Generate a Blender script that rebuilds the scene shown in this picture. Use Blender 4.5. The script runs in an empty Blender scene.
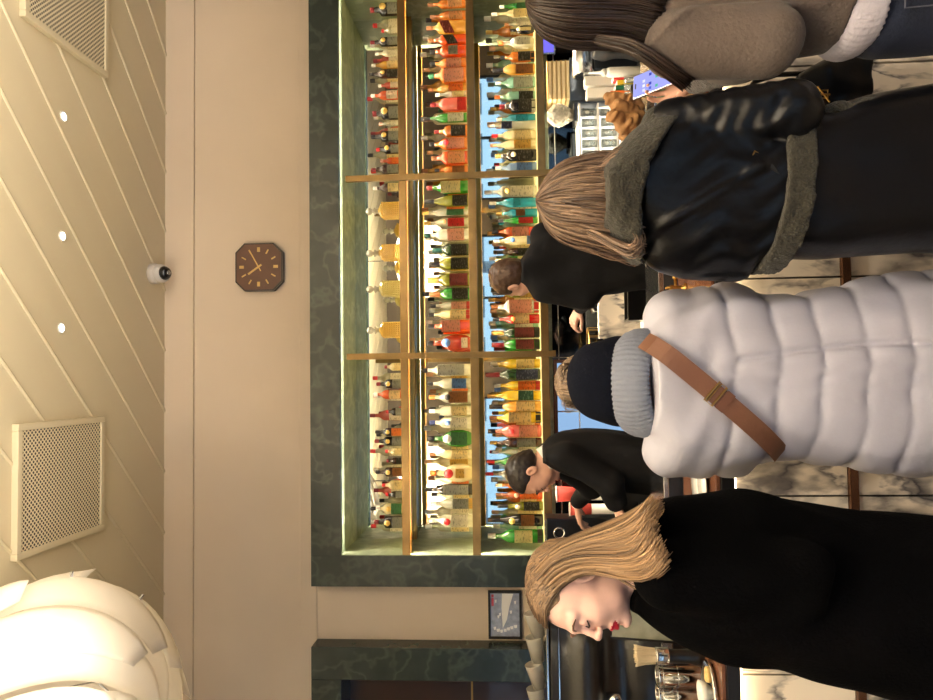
import bpy, bmesh, math, random
import numpy as np
from mathutils import Vector, Matrix
from math import sin, cos, pi, radians, sqrt, atan2
random.seed(7); rng = np.random.default_rng(7)
SC = bpy.context.scene
COL = SC.collection

# ------------------------------------------------------------------ camera
FPX, CAMH = 700.0, 1.70
def _basis(yaw, pitch, roll):
    yaw, pitch, roll = map(radians, (yaw, pitch, roll))
    F = np.array([sin(yaw)*cos(pitch), cos(yaw)*cos(pitch), sin(pitch)])
    R0 = np.array([cos(yaw), -sin(yaw), 0.0]); U0 = np.cross(R0, F)
    return F, R0*cos(roll) - U0*sin(roll), U0*cos(roll) + R0*sin(roll)
CF, CR, CU = _basis(2.4, 3.6, 0.95)
cam_d = bpy.data.cameras.new('camera'); cam = bpy.data.objects.new('camera', cam_d); COL.objects.link(cam)
cam_d.sensor_fit = 'HORIZONTAL'; cam_d.sensor_width = 36.0; cam_d.lens = FPX/933*36.0; cam_d.clip_start = 0.05
# the phone was held turned by ninety degrees: the picture's left is up
xa, ya, za = -CU, CR, -CF
cam.matrix_world = Matrix(((xa[0], ya[0], za[0], 0), (xa[1], ya[1], za[1], 0), (xa[2], ya[2], za[2], CAMH), (0, 0, 0, 1)))
SC.camera = cam
def _ray(ix, iy): return CF + CR*((700-iy)-350)/FPX - CU*(ix-466.5)/FPX
def A(ix, iy, Y):
    d = _ray(ix, iy); t = Y/d[1]; p = d*t
    return Vector((p[0], Y, p[2]+CAMH))
def Az(ix, iy, z):
    d = _ray(ix, iy); t = (z-CAMH)/d[2]; p = d*t
    return Vector((p[0], p[1], z))

# ------------------------------------------------------------------ world, exposure, large lights
w = bpy.data.worlds.new('world'); SC.world = w; w.use_nodes = True
bg = w.node_tree.nodes['Background']; bg.inputs[0].default_value = (0.46, 0.72, 1.0, 1); bg.inputs[1].default_value = 0.75
SC.view_settings.view_transform = 'Standard'; SC.view_settings.look = 'None'
SC.view_settings.gamma = 1.0; SC.view_settings.use_curve_mapping = False
SC.view_settings.exposure = 1.9
SC.cycles.transparent_max_bounces = 24; SC.cycles.max_bounces = 10; SC.cycles.transmission_bounces = 8
SC.cycles.caustics_reflective = False; SC.cycles.caustics_refractive = False
SC.cycles.use_denoising = True
def area(name, loc, rot, size, power, color, sy=None):
    l = bpy.data.lights.new(name, 'AREA'); l.energy = power; l.color = color; l.size = size
    if sy: l.shape = 'RECTANGLE'; l.size_y = sy
    o = bpy.data.objects.new(name, l); o.location = loc; o.rotation_euler = rot; COL.objects.link(o); return o
def point(name, loc, power, color, r=0.08, parent=None):
    l = bpy.data.lights.new(name, 'POINT'); l.energy = power; l.color = color; l.shadow_soft_size = r
    o = bpy.data.objects.new(name, l); o.location = loc; COL.objects.link(o)
    if parent: o.parent = parent
    return o
WARM = (1.0, 0.87, 0.70); LED = (1.0, 0.88, 0.62)
ZC = 3.83                                              # ceiling height
def spot(name, loc, power, ang=75):
    l = bpy.data.lights.new(name, 'SPOT'); l.energy = power; l.color = (1.0, 0.86, 0.68); l.spot_size = radians(ang)
    l.spot_blend = 0.6; l.shadow_soft_size = 0.03
    o = bpy.data.objects.new(name, l); o.location = loc; COL.objects.link(o); return o
# recessed spots in the ceiling: three in the picture, the rest of the same grid above the customers
for sx in (0.27, 0.71, 1.29): spot('spot', (sx, 3.19, ZC-0.03), 22)
for sx in (-1.6, -0.55, 0.3, 1.15, 2.0): spot('spot', (sx, 1.5, ZC-0.03), 10, 95)
for sx in (-1.2, 0.3, 1.8): spot('spot', (sx, -0.6, ZC-0.03), 48, 110)
# added fill light, floating unseen, that washes the ceiling and the upper wall
area('ceiling_fill', (0.3, 0.4, 2.95), (radians(180), 0, 0), 5.5, 80, WARM, 3.6)

# ------------------------------------------------------------------ materials
def srgb(r, g, b):
    f = lambda c: (c/255/12.92) if c/255 <= 0.04045 else ((c/255+0.055)/1.055)**2.4
    return (f(r), f(g), f(b), 1)
MATS = {}
def mat(name, rgb, rough=0.5, metal=0.0, spec=0.5, bump=0.0, bscale=40.0, var=0.0, vscale=6.0, sheen=0.0, coat=0.0, emit=None, estr=1.0):
    if name in MATS: return MATS[name]
    m = bpy.data.materials.new(name); m.use_nodes = True; nt = m.node_tree; b = nt.nodes['Principled BSDF']
    c = srgb(*rgb); b.inputs['Base Color'].default_value = c; b.inputs['Roughness'].default_value = rough
    b.inputs['Metallic'].default_value = metal; b.inputs['Specular IOR Level'].default_value = spec
    if sheen: b.inputs['Sheen Weight'].default_value = sheen
    if coat: b.inputs['Coat Weight'].default_value = coat
    if emit: b.inputs['Emission Color'].default_value = srgb(*emit); b.inputs['Emission Strength'].default_value = estr
    tc = nt.nodes.new('ShaderNodeTexCoord')
    if bump:
        n = nt.nodes.new('ShaderNodeTexNoise'); n.inputs['Scale'].default_value = bscale; n.inputs['Detail'].default_value = 4
        nt.links.new(tc.outputs['Object'], n.inputs['Vector'])
        bp = nt.nodes.new('ShaderNodeBump'); bp.inputs['Strength'].default_value = bump; bp.inputs['Distance'].default_value = 0.01
        nt.links.new(n.outputs['Fac'], bp.inputs['Height']); nt.links.new(bp.outputs[0], b.inputs['Normal'])
    if var:
        n2 = nt.nodes.new('ShaderNodeTexNoise'); n2.inputs['Scale'].default_value = vscale; n2.inputs['Detail'].default_value = 5
        nt.links.new(tc.outputs['Object'], n2.inputs['Vector'])
        r = nt.nodes.new('ShaderNodeValToRGB'); r.color_ramp.elements[0].position = 0.3; r.color_ramp.elements[1].position = 0.7
        r.color_ramp.elements[0].color = tuple(x*(1-var) for x in c[:3])+(1,); r.color_ramp.elements[1].color = tuple(min(1, x*(1+var)) for x in c[:3])+(1,)
        nt.links.new(n2.outputs['Fac'], r.inputs['Fac']); nt.links.new(r.outputs[0], b.inputs['Base Color'])
    MATS[name] = m; return m
def marble(name, base, vein, scale=2.0, rough=0.15, lo=0.44, hi=0.5, wide=None):
    m = bpy.data.materials.new(name); m.use_nodes = True; nt = m.node_tree; b = nt.nodes['Principled BSDF']; L = nt.links.new
    tc = nt.nodes.new('ShaderNodeTexCoord'); n0 = nt.nodes.new('ShaderNodeTexNoise'); n0.inputs['Scale'].default_value = scale*0.8; n0.inputs['Detail'].default_value = 6
    L(tc.outputs['Object'], n0.inputs['Vector'])
    mx = nt.nodes.new('ShaderNodeVectorMath'); mx.operation = 'MULTIPLY_ADD'; mx.inputs[1].default_value = (0.55/scale,)*3
    L(n0.outputs['Color'], mx.inputs[0]); L(tc.outputs['Object'], mx.inputs[2])
    n = nt.nodes.new('ShaderNodeTexNoise'); n.inputs['Scale'].default_value = scale; n.inputs['Detail'].default_value = 3; n.inputs['Roughness'].default_value = 0.6
    L(mx.outputs[0], n.inputs['Vector'])
    r = nt.nodes.new('ShaderNodeValToRGB'); e = r.color_ramp.elements
    e[0].position = lo; e[0].color = srgb(*base); e[1].position = hi; e[1].color = srgb(*vein)
    k = e.new(min(0.99, hi+(hi-lo))); k.color = srgb(*base)
    L(n.outputs['Fac'], r.inputs['Fac'])
    n3 = nt.nodes.new('ShaderNodeTexNoise'); n3.inputs['Scale'].default_value = scale*2.2; n3.inputs['Detail'].default_value = 8
    L(tc.outputs['Object'], n3.inputs['Vector'])
    mm = nt.nodes.new('ShaderNodeMixRGB'); mm.blend_type = 'MULTIPLY'; mm.inputs[0].default_value = 0.5
    r3 = nt.nodes.new('ShaderNodeValToRGB'); r3.color_ramp.elements[0].position = 0.35; r3.color_ramp.elements[0].color = (0.55, 0.55, 0.55, 1); r3.color_ramp.elements[1].position = 0.65; r3.color_ramp.elements[1].color = (1.1, 1.1, 1.1, 1)
    L(n3.outputs['Fac'], r3.inputs['Fac']); L(r.outputs[0], mm.inputs[1]); L(r3.outputs[0], mm.inputs[2])
    L(mm.outputs[0], b.inputs['Base Color']); b.inputs['Roughness'].default_value = rough
    MATS[name] = m; return m
def glassy(name, rgb, trans=0.45, rough=0.05, gloss=0.12, tl=0.5):
    """coloured bottle glass: part see-through, part scattering the shelf light, with a glossy skin"""
    if name in MATS: return MATS[name]
    m = bpy.data.materials.new(name); m.use_nodes = True; nt = m.node_tree; L = nt.links.new
    nt.nodes.remove(nt.nodes['Principled BSDF']); out = nt.nodes['Material Output']; c = srgb(*rgb)
    t = nt.nodes.new('ShaderNodeBsdfTransparent'); t.inputs[0].default_value = tuple(x**0.5 for x in c[:3])+(1,)
    d = nt.nodes.new('ShaderNodeBsdfTranslucent'); d.inputs[0].default_value = c
    df = nt.nodes.new('ShaderNodeBsdfDiffuse'); df.inputs[0].default_value = c
    ma = nt.nodes.new('ShaderNodeMixShader'); ma.inputs[0].default_value = 1-tl; L(d.outputs[0], ma.inputs[1]); L(df.outputs[0], ma.inputs[2])
    mb = nt.nodes.new('ShaderNodeMixShader'); mb.inputs[0].default_value = trans; L(ma.outputs[0], mb.inputs[1]); L(t.outputs[0], mb.inputs[2])
    g = nt.nodes.new('ShaderNodeBsdfGlossy'); g.inputs['Roughness'].default_value = rough
    lw = nt.nodes.new('ShaderNodeLayerWeight'); lw.inputs[0].default_value = 0.35
    mp = nt.nodes.new('ShaderNodeMath'); mp.operation = 'MULTIPLY_ADD'; mp.inputs[1].default_value = 0.45; mp.inputs[2].default_value = gloss*0.4; L(lw.outputs['Fresnel'], mp.inputs[0])
    mc = nt.nodes.new('ShaderNodeMixShader'); L(mp.outputs[0], mc.inputs[0]); L(mb.outputs[0], mc.inputs[1]); L(g.outputs[0], mc.inputs[2])
    L(mc.outputs[0], out.inputs[0]); MATS[name] = m; return m
def emis(name, rgb, s):
    if name in MATS: return MATS[name]
    m = bpy.data.materials.new(name); m.use_nodes = True; nt = m.node_tree; nt.nodes.remove(nt.nodes['Principled BSDF'])
    e = nt.nodes.new('ShaderNodeEmission'); e.inputs[0].default_value = srgb(*rgb); e.inputs[1].default_value = s
    nt.links.new(e.outputs[0], nt.nodes['Material Output'].inputs[0]); MATS[name] = m; return m
def hairmat(name, dark, light, rough=0.42):
    m = bpy.data.materials.new(name); m.use_nodes = True; nt = m.node_tree; b = nt.nodes['Principled BSDF']; L = nt.links.new
    a = nt.nodes.new('ShaderNodeAttribute'); a.attribute_name = 'tint'
    r = nt.nodes.new('ShaderNodeValToRGB'); r.color_ramp.elements[0].color = srgb(*dark); r.color_ramp.elements[1].color = srgb(*light)
    L(a.outputs['Fac'], r.inputs['Fac']); L(r.outputs[0], b.inputs['Base Color']); b.inputs['Roughness'].default_value = rough
    b.inputs['Anisotropic'].default_value = 0.6; b.inputs['Specular IOR Level'].default_value = 0.45
    MATS[name] = m; return m
PLASTER = mat('painted plaster', (212, 194, 170), 0.7, bump=0.04, bscale=20, var=0.03, vscale=2)
CEILP = mat('painted ceiling boards', (206, 194, 164), 0.45, bump=0.02, bscale=15)
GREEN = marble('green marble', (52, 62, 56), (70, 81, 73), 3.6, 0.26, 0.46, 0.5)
GREEN_LIT = marble('green marble lit tone', (142, 156, 130), (168, 180, 154), 4.0, 0.5, 0.44, 0.5)  # paler copy of the green marble with cabinet light put into its colour
def veined():
    m = bpy.data.materials.new('veined white marble'); m.use_nodes = True; nt = m.node_tree; b = nt.nodes['Principled BSDF']; L = nt.links.new; N = nt.nodes.new
    tc = N('ShaderNodeTexCoord'); mp = N('ShaderNodeMapping'); mp.inputs['Rotation'].default_value = (0, radians(38), 0); mp.inputs['Scale'].default_value = (1.0, 1.0, .38); L(tc.outputs['Object'], mp.inputs[0])
    n0 = N('ShaderNodeTexNoise'); n0.inputs['Scale'].default_value = 3.5; n0.inputs['Detail'].default_value = 7; L(mp.outputs[0], n0.inputs['Vector'])
    mx = N('ShaderNodeVectorMath'); mx.operation = 'MULTIPLY_ADD'; mx.inputs[1].default_value = (.28, .28, .28); L(n0.outputs['Color'], mx.inputs[0]); L(mp.outputs[0], mx.inputs[2])
    last = None
    for sc, lo, hi, col, msk in ((3.6, .425, .5, (80, 78, 84), .38), (8.5, .44, .5, (112, 108, 110), .45)):
        n = N('ShaderNodeTexNoise'); n.inputs['Scale'].default_value = sc; n.inputs['Detail'].default_value = 4; L(mx.outputs[0], n.inputs['Vector'])
        r = N('ShaderNodeValToRGB'); e = r.color_ramp.elements; e[0].position = lo; e[0].color = (0, 0, 0, 1); e[1].position = hi; e[1].color = (1, 1, 1, 1); k = e.new(hi+(hi-lo)*.6); k.color = (0, 0, 0, 1); L(n.outputs['Fac'], r.inputs['Fac'])
        n2 = N('ShaderNodeTexNoise'); n2.inputs['Scale'].default_value = sc*.7; L(tc.outputs['Object'], n2.inputs['Vector']); r2 = N('ShaderNodeValToRGB'); r2.color_ramp.elements[0].position = msk-.06; r2.color_ramp.elements[1].position = msk+.10; L(n2.outputs['Fac'], r2.inputs['Fac'])
        mu = N('ShaderNodeMath'); mu.operation = 'MULTIPLY'; L(r.outputs[0], mu.inputs[0]); L(r2.outputs[0], mu.inputs[1])
        mm = N('ShaderNodeMixRGB'); mm.inputs[2].default_value = srgb(*col); L(mu.outputs[0], mm.inputs[0])
        if last is None: mm.inputs[1].default_value = srgb(236, 226, 212)
        else: L(last, mm.inputs[1])
        last = mm.outputs[0]
    L(last, b.inputs['Base Color']); b.inputs['Roughness'].default_value = .16; return m
WHITEM = veined()
BRASS = mat('brushed brass', (188, 150, 86), 0.28, 1.0, var=0.12, vscale=9)
BRASSD = mat('aged brass', (134, 108, 66), 0.34, 0.8, var=0.15, vscale=9)
STEEL = mat('brushed steel', (176, 178, 182), 0.25, 1.0)
DSTEEL = mat('dark steel', (70, 76, 84), 0.3, 0.8)
MIRROR = mat('mirror glass', (222, 226, 218), 0.01, 1.0)
SMOKEM = mat('smoked mirror tile', (64, 68, 70), 0.06, 1.0)
GROUT = mat('light joint', (190, 190, 185), 0.4)
WOOD = mat('reddish bar wood', (118, 78, 58), 0.2, coat=0.4, var=0.2, vscale=7)
DWOOD = mat('dark wood', (58, 36, 28), 0.3, coat=0.3, var=0.2, vscale=5)
BLACK = mat('black lacquer', (22, 21, 22), 0.3, coat=0.2)
BLACKM = mat('black plastic', (20, 20, 22), 0.5)
WHITEP = mat('white plastic', (232, 230, 224), 0.35)
WHITEC = mat('white porcelain', (238, 236, 230), 0.15, coat=0.3)
CHROME = mat('chrome', (215, 216, 218), 0.08, 1.0)
LEDM = emis('led strip', (255, 238, 206), 50.0)
PANEL = emis('lit shelf panel', (255, 222, 140), 0.5)
UNDER = mat('brass toned shelf underside', (150, 146, 112), .12, .7)
FROST = glassy('frosted shelf glass', (236, 236, 214), 0.35, 0.2, 0.1, 0.8)
CLEARG = glassy('clear glass', (225, 232, 230), 0.86, 0.03, 0.3, 0.5)
SKIN = mat('skin', (214, 166, 146), 0.5, spec=0.35, var=0.05, vscale=14)
SKINP = mat('pale skin', (226, 184, 170), 0.48, spec=0.35, var=0.05, vscale=16)
LIPS = mat('red lips', (176, 28, 52), 0.35)
GREYT = mat('taupe panelling', (112, 100, 88), 0.6, var=0.06, vscale=3)
FLOORM = marble('stone floor', (120, 108, 96), (90, 82, 74), 2.0, 0.3)

# ------------------------------------------------------------------ mesh helpers
def link(name, me, m=None, parent=None, smooth=False):
    o = bpy.data.objects.new(name, me); COL.objects.link(o)
    if m is not None:
        for x in (m if isinstance(m, (list, tuple)) else [m]): me.materials.append(x)
    if parent is not None: o.parent = parent
    if smooth: me.polygons.foreach_set('use_smooth', [True]*len(me.polygons))
    return o
def obj(name, bm, m=None, parent=None, smooth=False):
    me = bpy.data.meshes.new(name); bm.to_mesh(me); bm.free()
    return link(name, me, m, parent, smooth)
def tag(o, label, cat, group=None, kind=None):
    o['label'] = label; o['category'] = cat
    if group: o['group'] = group
    if kind: o['kind'] = kind
    return o
def empty(name, loc, label, cat, group=None, rz=0.0):
    o = bpy.data.objects.new(name, None); o.empty_display_size = 0.05; COL.objects.link(o); o.location = loc; o.rotation_euler = (0, 0, rz)
    return tag(o, label, cat, group)
def struct(o): o['kind'] = 'structure'; return o
def bx(bm, x0, x1, y0, y1, z0, z1, bev=0.0, mi=0, M=None):
    r = bmesh.ops.create_cube(bm, size=1.0); vs = r['verts']
    bmesh.ops.scale(bm, vec=(x1-x0, y1-y0, z1-z0), verts=vs); bmesh.ops.translate(bm, vec=((x0+x1)/2, (y0+y1)/2, (z0+z1)/2), verts=vs)
    fs = list({f for v in vs for f in v.link_faces})
    if bev:
        es = list({e for v in vs for e in v.link_edges})
        n0 = set(bm.faces); b = bmesh.ops.bevel(bm, geom=es, offset=bev, segments=2, affect='EDGES', profile=0.6)
        fs = [f for f in bm.faces if f not in n0] + [f for f in fs if f.is_valid]
        vs = list({v for f in fs for v in f.verts})
    for f in fs: f.material_index = mi
    if M is not None: bmesh.ops.transform(bm, matrix=M, verts=vs)
    return vs
def box(name, x0, x1, y0, y1, z0, z1, m, parent=None, bev=0.0, M=None):
    bm = bmesh.new(); bx(bm, min(x0,x1), max(x0,x1), y0, y1, z0, z1, bev, 0, M); return obj(name, bm, m, parent, False)
def lathe(bm, prof, seg=20, c=(0, 0, 0), n=2.0, ratio=1.0, caps=True, M=None):
    """prof: (radius, z) pairs; n > 2 squares the section, ratio flattens its depth"""
    rings = []
    for r, z in prof:
        ring = []
        for i in range(seg):
            a = 2*pi*i/seg; ca, sa = cos(a), sin(a)
            k = 1.0 if n == 2 else (abs(ca)**n+abs(sa)**n)**(-1.0/n)
            v = Vector((c[0]+r*k*ca, c[1]+r*k*sa*ratio, c[2]+z))
            ring.append(bm.verts.new(M @ v if M is not None else v))
        rings.append(ring)
    for a, b in zip(rings, rings[1:]):
        for i in range(seg): bm.faces.new((a[i], a[(i+1) % seg], b[(i+1) % seg], b[i]))
    if caps:
        bm.faces.new(list(reversed(rings[0]))); bm.faces.new(rings[-1])
def tube(bm, pts, r, seg=8, flat=1.0, up=None, closed=False):
    pts = [Vector(p) for p in pts]; n = len(pts); rings = []
    rs = r if isinstance(r, (list, tuple)) else [r]*n
    nrm = None
    for i, p in enumerate(pts):
        if closed: t = pts[(i+1) % n]-pts[i-1]
        else: t = pts[min(i+1, n-1)]-pts[max(i-1, 0)]
        t.normalize()
        if up is not None: nrm = Vector(up)
        elif nrm is None: nrm = Vector((0, 0, 1)) if abs(t.z) < 0.9 else Vector((1, 0, 0))
        nn = nrm - t*nrm.dot(t)
        if nn.length < 1e-5: nn = t.orthogonal()
        nn.normalize(); nrm = nn; b = t.cross(nn)
        rings.append([bm.verts.new(p + (nn*cos(2*pi*k/seg)*flat + b*sin(2*pi*k/seg))*rs[i]) for k in range(seg)])
    m = n if closed else n-1
    for i in range(m):
        a, b = rings[i], rings[(i+1) % n]
        for k in range(seg): bm.faces.new((a[k], a[(k+1) % seg], b[(k+1) % seg], b[k]))
    if not closed: bm.faces.new(list(reversed(rings[0]))); bm.faces.new(rings[-1])
def ribbon(bm, pts, wids, nrm, th):
    """flat strap along pts: half width vectors wids, surface normals nrm, thickness th"""
    q = []
    for p, wv, nv in zip(pts, wids, nrm):
        p, wv, nv = Vector(p), Vector(wv), Vector(nv)
        q.append([bm.verts.new(p+wv), bm.verts.new(p-wv), bm.verts.new(p-wv+nv*th), bm.verts.new(p+wv+nv*th)])
    for a, b in zip(q, q[1:]):
        for k in range(4): bm.faces.new((a[k], b[k], b[(k+1) % 4], a[(k+1) % 4]))
    bm.faces.new(q[0]); bm.faces.new(list(reversed(q[-1])))
    bmesh.ops.recalc_face_normals(bm, faces=bm.faces)

# ------------------------------------------------------------------ implicit surfaces for people, clothes and soft things
class Sdf:
    def __init__(s, lo, hi, h):
        s.lo = np.array(lo, float); s.h = h; s.n = np.ceil((np.array(hi, float)-s.lo)/h).astype(int)+1
        s.D = np.full(s.n, 9.0, np.float32)
    def _blk(s, lo, hi):
        a = np.clip(np.floor((np.array(lo)-s.lo)/s.h).astype(int), 0, s.n); b = np.clip(np.ceil((np.array(hi)-s.lo)/s.h).astype(int)+1, 0, s.n)
        sl = tuple(slice(int(i), int(j)) for i, j in zip(a, b))
        ax = [(s.lo[i]+s.h*np.arange(a[i], b[i])).astype(np.float32) for i in range(3)]
        return sl, ax[0][:, None, None], ax[1][None, :, None], ax[2][None, None, :]
    def put(s, lo, hi, f, k=0.01, sub=False):
        m = k*1.5+3*s.h; sl, X, Y, Z = s._blk(np.array(lo)-m, np.array(hi)+m)
        if 0 in s.D[sl].shape: return
        d = f(X, Y, Z); o = s.D[sl]
        if sub:
            d = -d; hh = np.clip(0.5+0.5*(d-o)/k, 0, 1); s.D[sl] = o*(1-hh)+d*hh+k*hh*(1-hh)
        else:
            hh = np.clip(0.5+0.5*(o-d)/k, 0, 1); s.D[sl] = o*(1-hh)+d*hh-k*hh*(1-hh)
    def rc(s, a, b, r1, r2=None, k=0.01, sub=False):
        r2 = r1 if r2 is None else r2; a = np.array(a, float); b = np.array(b, float); R = max(r1, r2); v = b-a; L = max(float(v@v), 1e-9)
        def f(X, Y, Z):
            t = np.clip(((X-a[0])*v[0]+(Y-a[1])*v[1]+(Z-a[2])*v[2])/L, 0, 1)
            return np.sqrt((X-a[0]-t*v[0])**2+(Y-a[1]-t*v[1])**2+(Z-a[2]-t*v[2])**2)-(r1+(r2-r1)*t)
        s.put(np.minimum(a, b)-R, np.maximum(a, b)+R, f, k, sub)
    def ell(s, c, r, M=None, k=0.01, sub=False):
        c = np.array(c, float); M = np.eye(3) if M is None else np.array(M); R = max(r)
        def f(X, Y, Z):
            x, y, z = X-c[0], Y-c[1], Z-c[2]
            q = [M[0, i]*x+M[1, i]*y+M[2, i]*z for i in range(3)]
            k0 = np.sqrt(sum((q[i]/r[i])**2 for i in range(3))); k1 = np.sqrt(sum((q[i]/r[i]**2)**2 for i in range(3)))
            return k0*(k0-1)/np.maximum(k1, 1e-6)
        s.put(c-R, c+R, f, k, sub)
    def loft(s, L, k=0.02, sub=False):
        def f(X, Y, Z):
            cx, cy, rx, ry, n = (L.val(j, Z) for j in range(5))
            x, y = X-cx, Y-cy
            kk = (np.abs(x/rx)**n+np.abs(y/ry)**n)**(1/n)
            d = (kk-1)*np.minimum(rx, ry)
            return np.maximum(d, np.maximum(Z-L.z1, L.z0-Z))
        m = float(np.max(L.t[:, 3:5])); s.put((L.t[:, 1].min()-m, L.t[:, 2].min()-m, L.z0), (L.t[:, 1].max()+m, L.t[:, 2].max()+m, L.z1), f, k, sub)
    def disp(s, f):
        X = (s.lo[0]+s.h*np.arange(s.n[0])).astype(np.float32)[:, None, None]; Y = (s.lo[1]+s.h*np.arange(s.n[1])).astype(np.float32)[None, :, None]; Z = (s.lo[2]+s.h*np.arange(s.n[2])).astype(np.float32)[None, None, :]
        s.D = s.D + f(X, Y, Z)
    def mesh(s, name, m, parent=None, cls=None, keep=True):
        D = s.D; S = D < 0; cnt = np.zeros(np.array(D.shape)-1, np.int8)
        for a in range(2):
            for b in range(2):
                for c in range(2): cnt += S[a:S.shape[0]-1+a, b:S.shape[1]-1+b, c:S.shape[2]-1+c]
        mask = (cnt > 0) & (cnt < 8); ids = np.argwhere(mask); idx = np.full(mask.shape, -1, np.int32); idx[mask] = np.arange(len(ids))
        acc = np.zeros((len(ids), 3)); num = np.zeros(len(ids))
        for ax in range(3):
            for u in range(2):
                for v in range(2):
                    o = [0, 0, 0]; o[(ax+1) % 3] = u; o[(ax+2) % 3] = v; q = ids+o; e = np.zeros(3, int); e[ax] = 1
                    da = D[q[:, 0], q[:, 1], q[:, 2]]; q2 = q+e; db = D[q2[:, 0], q2[:, 1], q2[:, 2]]
                    cr = (da < 0) != (db < 0); t = np.where(cr, da/np.where(cr, da-db, 1), 0)
                    p = np.array(o)+t[:, None]*e; acc += p*cr[:, None]; num += cr
        V = (ids+acc/num[:, None])*s.h+s.lo; Q = []
        for ax in range(3):
            s0 = np.take(S, range(S.shape[ax]-1), ax); s1 = np.take(S, range(1, S.shape[ax]), ax); df = np.argwhere(s0 != s1)
            u, v = (ax+1) % 3, (ax+2) % 3
            ok = (df[:, u] > 0) & (df[:, v] > 0) & (df[:, u] < S.shape[u]-1) & (df[:, v] < S.shape[v]-1); df = df[ok]
            eu = np.zeros(3, int); eu[u] = 1; ev = np.zeros(3, int); ev[v] = 1
            c = [df-eu-ev, df-ev, df, df-eu]; q = np.stack([idx[x[:, 0], x[:, 1], x[:, 2]] for x in c], 1)
            fl = ~s0[df[:, 0], df[:, 1], df[:, 2]]; q[fl] = q[fl][:, ::-1]; Q.append(q)
        Q = np.concatenate(Q); Q = Q[(Q >= 0).all(1)]
        me = bpy.data.meshes.new(name); me.vertices.add(len(V)); me.vertices.foreach_set('co', V.astype(np.float32).ravel())
        me.loops.add(4*len(Q)); me.loops.foreach_set('vertex_index', Q.astype(np.int32).ravel())
        me.polygons.add(len(Q)); me.polygons.foreach_set('loop_start', np.arange(0, 4*len(Q), 4, dtype=np.int32))
        me.update(calc_edges=True); me.validate()
        o = link(name, me, m, parent, True)
        if cls is not None:
            ctr = V[Q].mean(1); me.polygons.foreach_set('material_index', cls(ctr).astype(np.int32)[:len(me.polygons)])
        return o
class Loft:
    """rows (z, cx, cy, rx, ry, n); smooth in between"""
    def __init__(s, rows, sm=0.03):
        t = np.array(sorted(rows), float); zz = np.linspace(t[0, 0], t[-1, 0], 400); c = [np.interp(zz, t[:, 0], t[:, j]) for j in range(1, 6)]
        w_ = max(1, int(sm/((zz[-1]-zz[0])/400)))
        ker = np.ones(2*w_+1)/(2*w_+1)
        c = [np.convolve(np.pad(x, w_, 'edge'), ker, 'valid') for x in c]
        s.zz = zz; s.c = c; s.z0, s.z1 = t[0, 0], t[-1, 0]; s.t = t
    def val(s, j, Z): return np.interp(Z, s.zz, s.c[j]).astype(np.float32)
    def back(s, x, z, off=0.0):
        cx, cy, rx, ry, n = (float(np.interp(z, s.zz, s.c[j])) for j in range(5))
        q = min(0.999, abs((x-cx)/rx)); return cy-ry*(1-q**n)**(1/n)-off
def pxloft(rows, Y, ry, cy=None, n=2.4, sm=0.03):
    """rows (V, iy_a, iy_b [, ry]) : silhouette widths measured at distance Y"""
    out = []
    for r in rows:
        a, b = A(r[0], r[1], Y), A(r[0], r[2], Y)
        d = r[3] if len(r) > 3 else ry
        out.append(((a.z+b.z)/2, (a.x+b.x)/2, cy if cy is not None else Y, abs(a.x-b.x)/2, d, n))
    return Loft(out, sm)
def waves(seed, freqs, amps, n=5):
    r = np.random.default_rng(seed); W = []
    for f_, a_ in zip(freqs, amps):
        for _ in range(n):
            v = r.normal(size=3); v /= np.linalg.norm(v); W.append((v*f_*r.uniform(0.7, 1.3), r.uniform(0, 6.28), a_))
    def f(X, Y, Z):
        d = 0
        for v, p, a in W: d = d+a*np.sin(v[0]*X+v[1]*Y+v[2]*Z+p)
        return d
    return f
def rotm(yaw=0, pitch=0, roll=0):
    """yaw: degrees to the left from facing the bar; pitch: degrees nodding down"""
    return np.array(Matrix.Rotation(radians(yaw), 3, 'Z') @ Matrix.Rotation(-radians(pitch), 3, 'X') @ Matrix.Rotation(radians(roll), 3, 'Y'))

def head_sdf(S, c, M, sc=1.0):
    c = np.array(c, float); P = lambda x, y, z: c+M@(np.array((x, y, z))*sc)
    def ell(p, r, k, sub=False): S.ell(P(*p), tuple(q*sc for q in r), M, k*sc, sub)
    def rc(a, b, r1, r2, k, sub=False): S.rc(P(*a), P(*b), r1*sc, r2*sc, k*sc, sub)
    ell((0, -.018, .031), (.074, .093, .076), .01)
    ell((0, .024, -.015), (.063, .062, .082), .03)
    ell((0, .034, -.068), (.047, .046, .040), .03)
    ell((0, .074, -.094), (.017, .016, .014), .02)
    for s_ in (-1, 1):
        ell((s_*.040, .052, -.030), (.026, .028, .026), .025)
        ell((s_*.050, .020, -.070), (.014, .035, .022), .025)
        rc((s_*.010, .084, .020), (s_*.042, .070, .022), .008, .007, .016)
        ell((s_*.031, .096, .001), (.016, .018, .013), .010, True)
        ell((s_*.031, .073, -.001), (.0155, .0145, .0125), .004)
        ell((s_*.076, -.012, -.008), (.010, .019, .030), .006)
        ell((s_*.083, -.006, -.006), (.006, .010, .016), .005, True)
        ell((s_*.0105, .0955, -.033), (.0068, .008, .0062), .006)
    rc((0, .085, .012), (0, .1015, -.026), .0062, .0078, .009)
    ell((0, .1045, -.0285), (.0082, .0085, .0078), .007)
    rc((-.018, .082, -.062), (.018, .082, -.062), .0045, .0045, .006); ell((0, .088, -.061), (.013, .007, .0055), .005)
    rc((-.015, .081, -.073), (.015, .081, -.073), .0055, .0055, .005); ell((0, .087, -.073), (.012, .007, .0065), .005)
    rc((-.022, .093, -.0668), (.022, .093, -.0668), .0022, .0022, .003, True)
    rc((-.012, .085, -.084), (.012, .085, -.084), .003, .003, .010, True)
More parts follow.
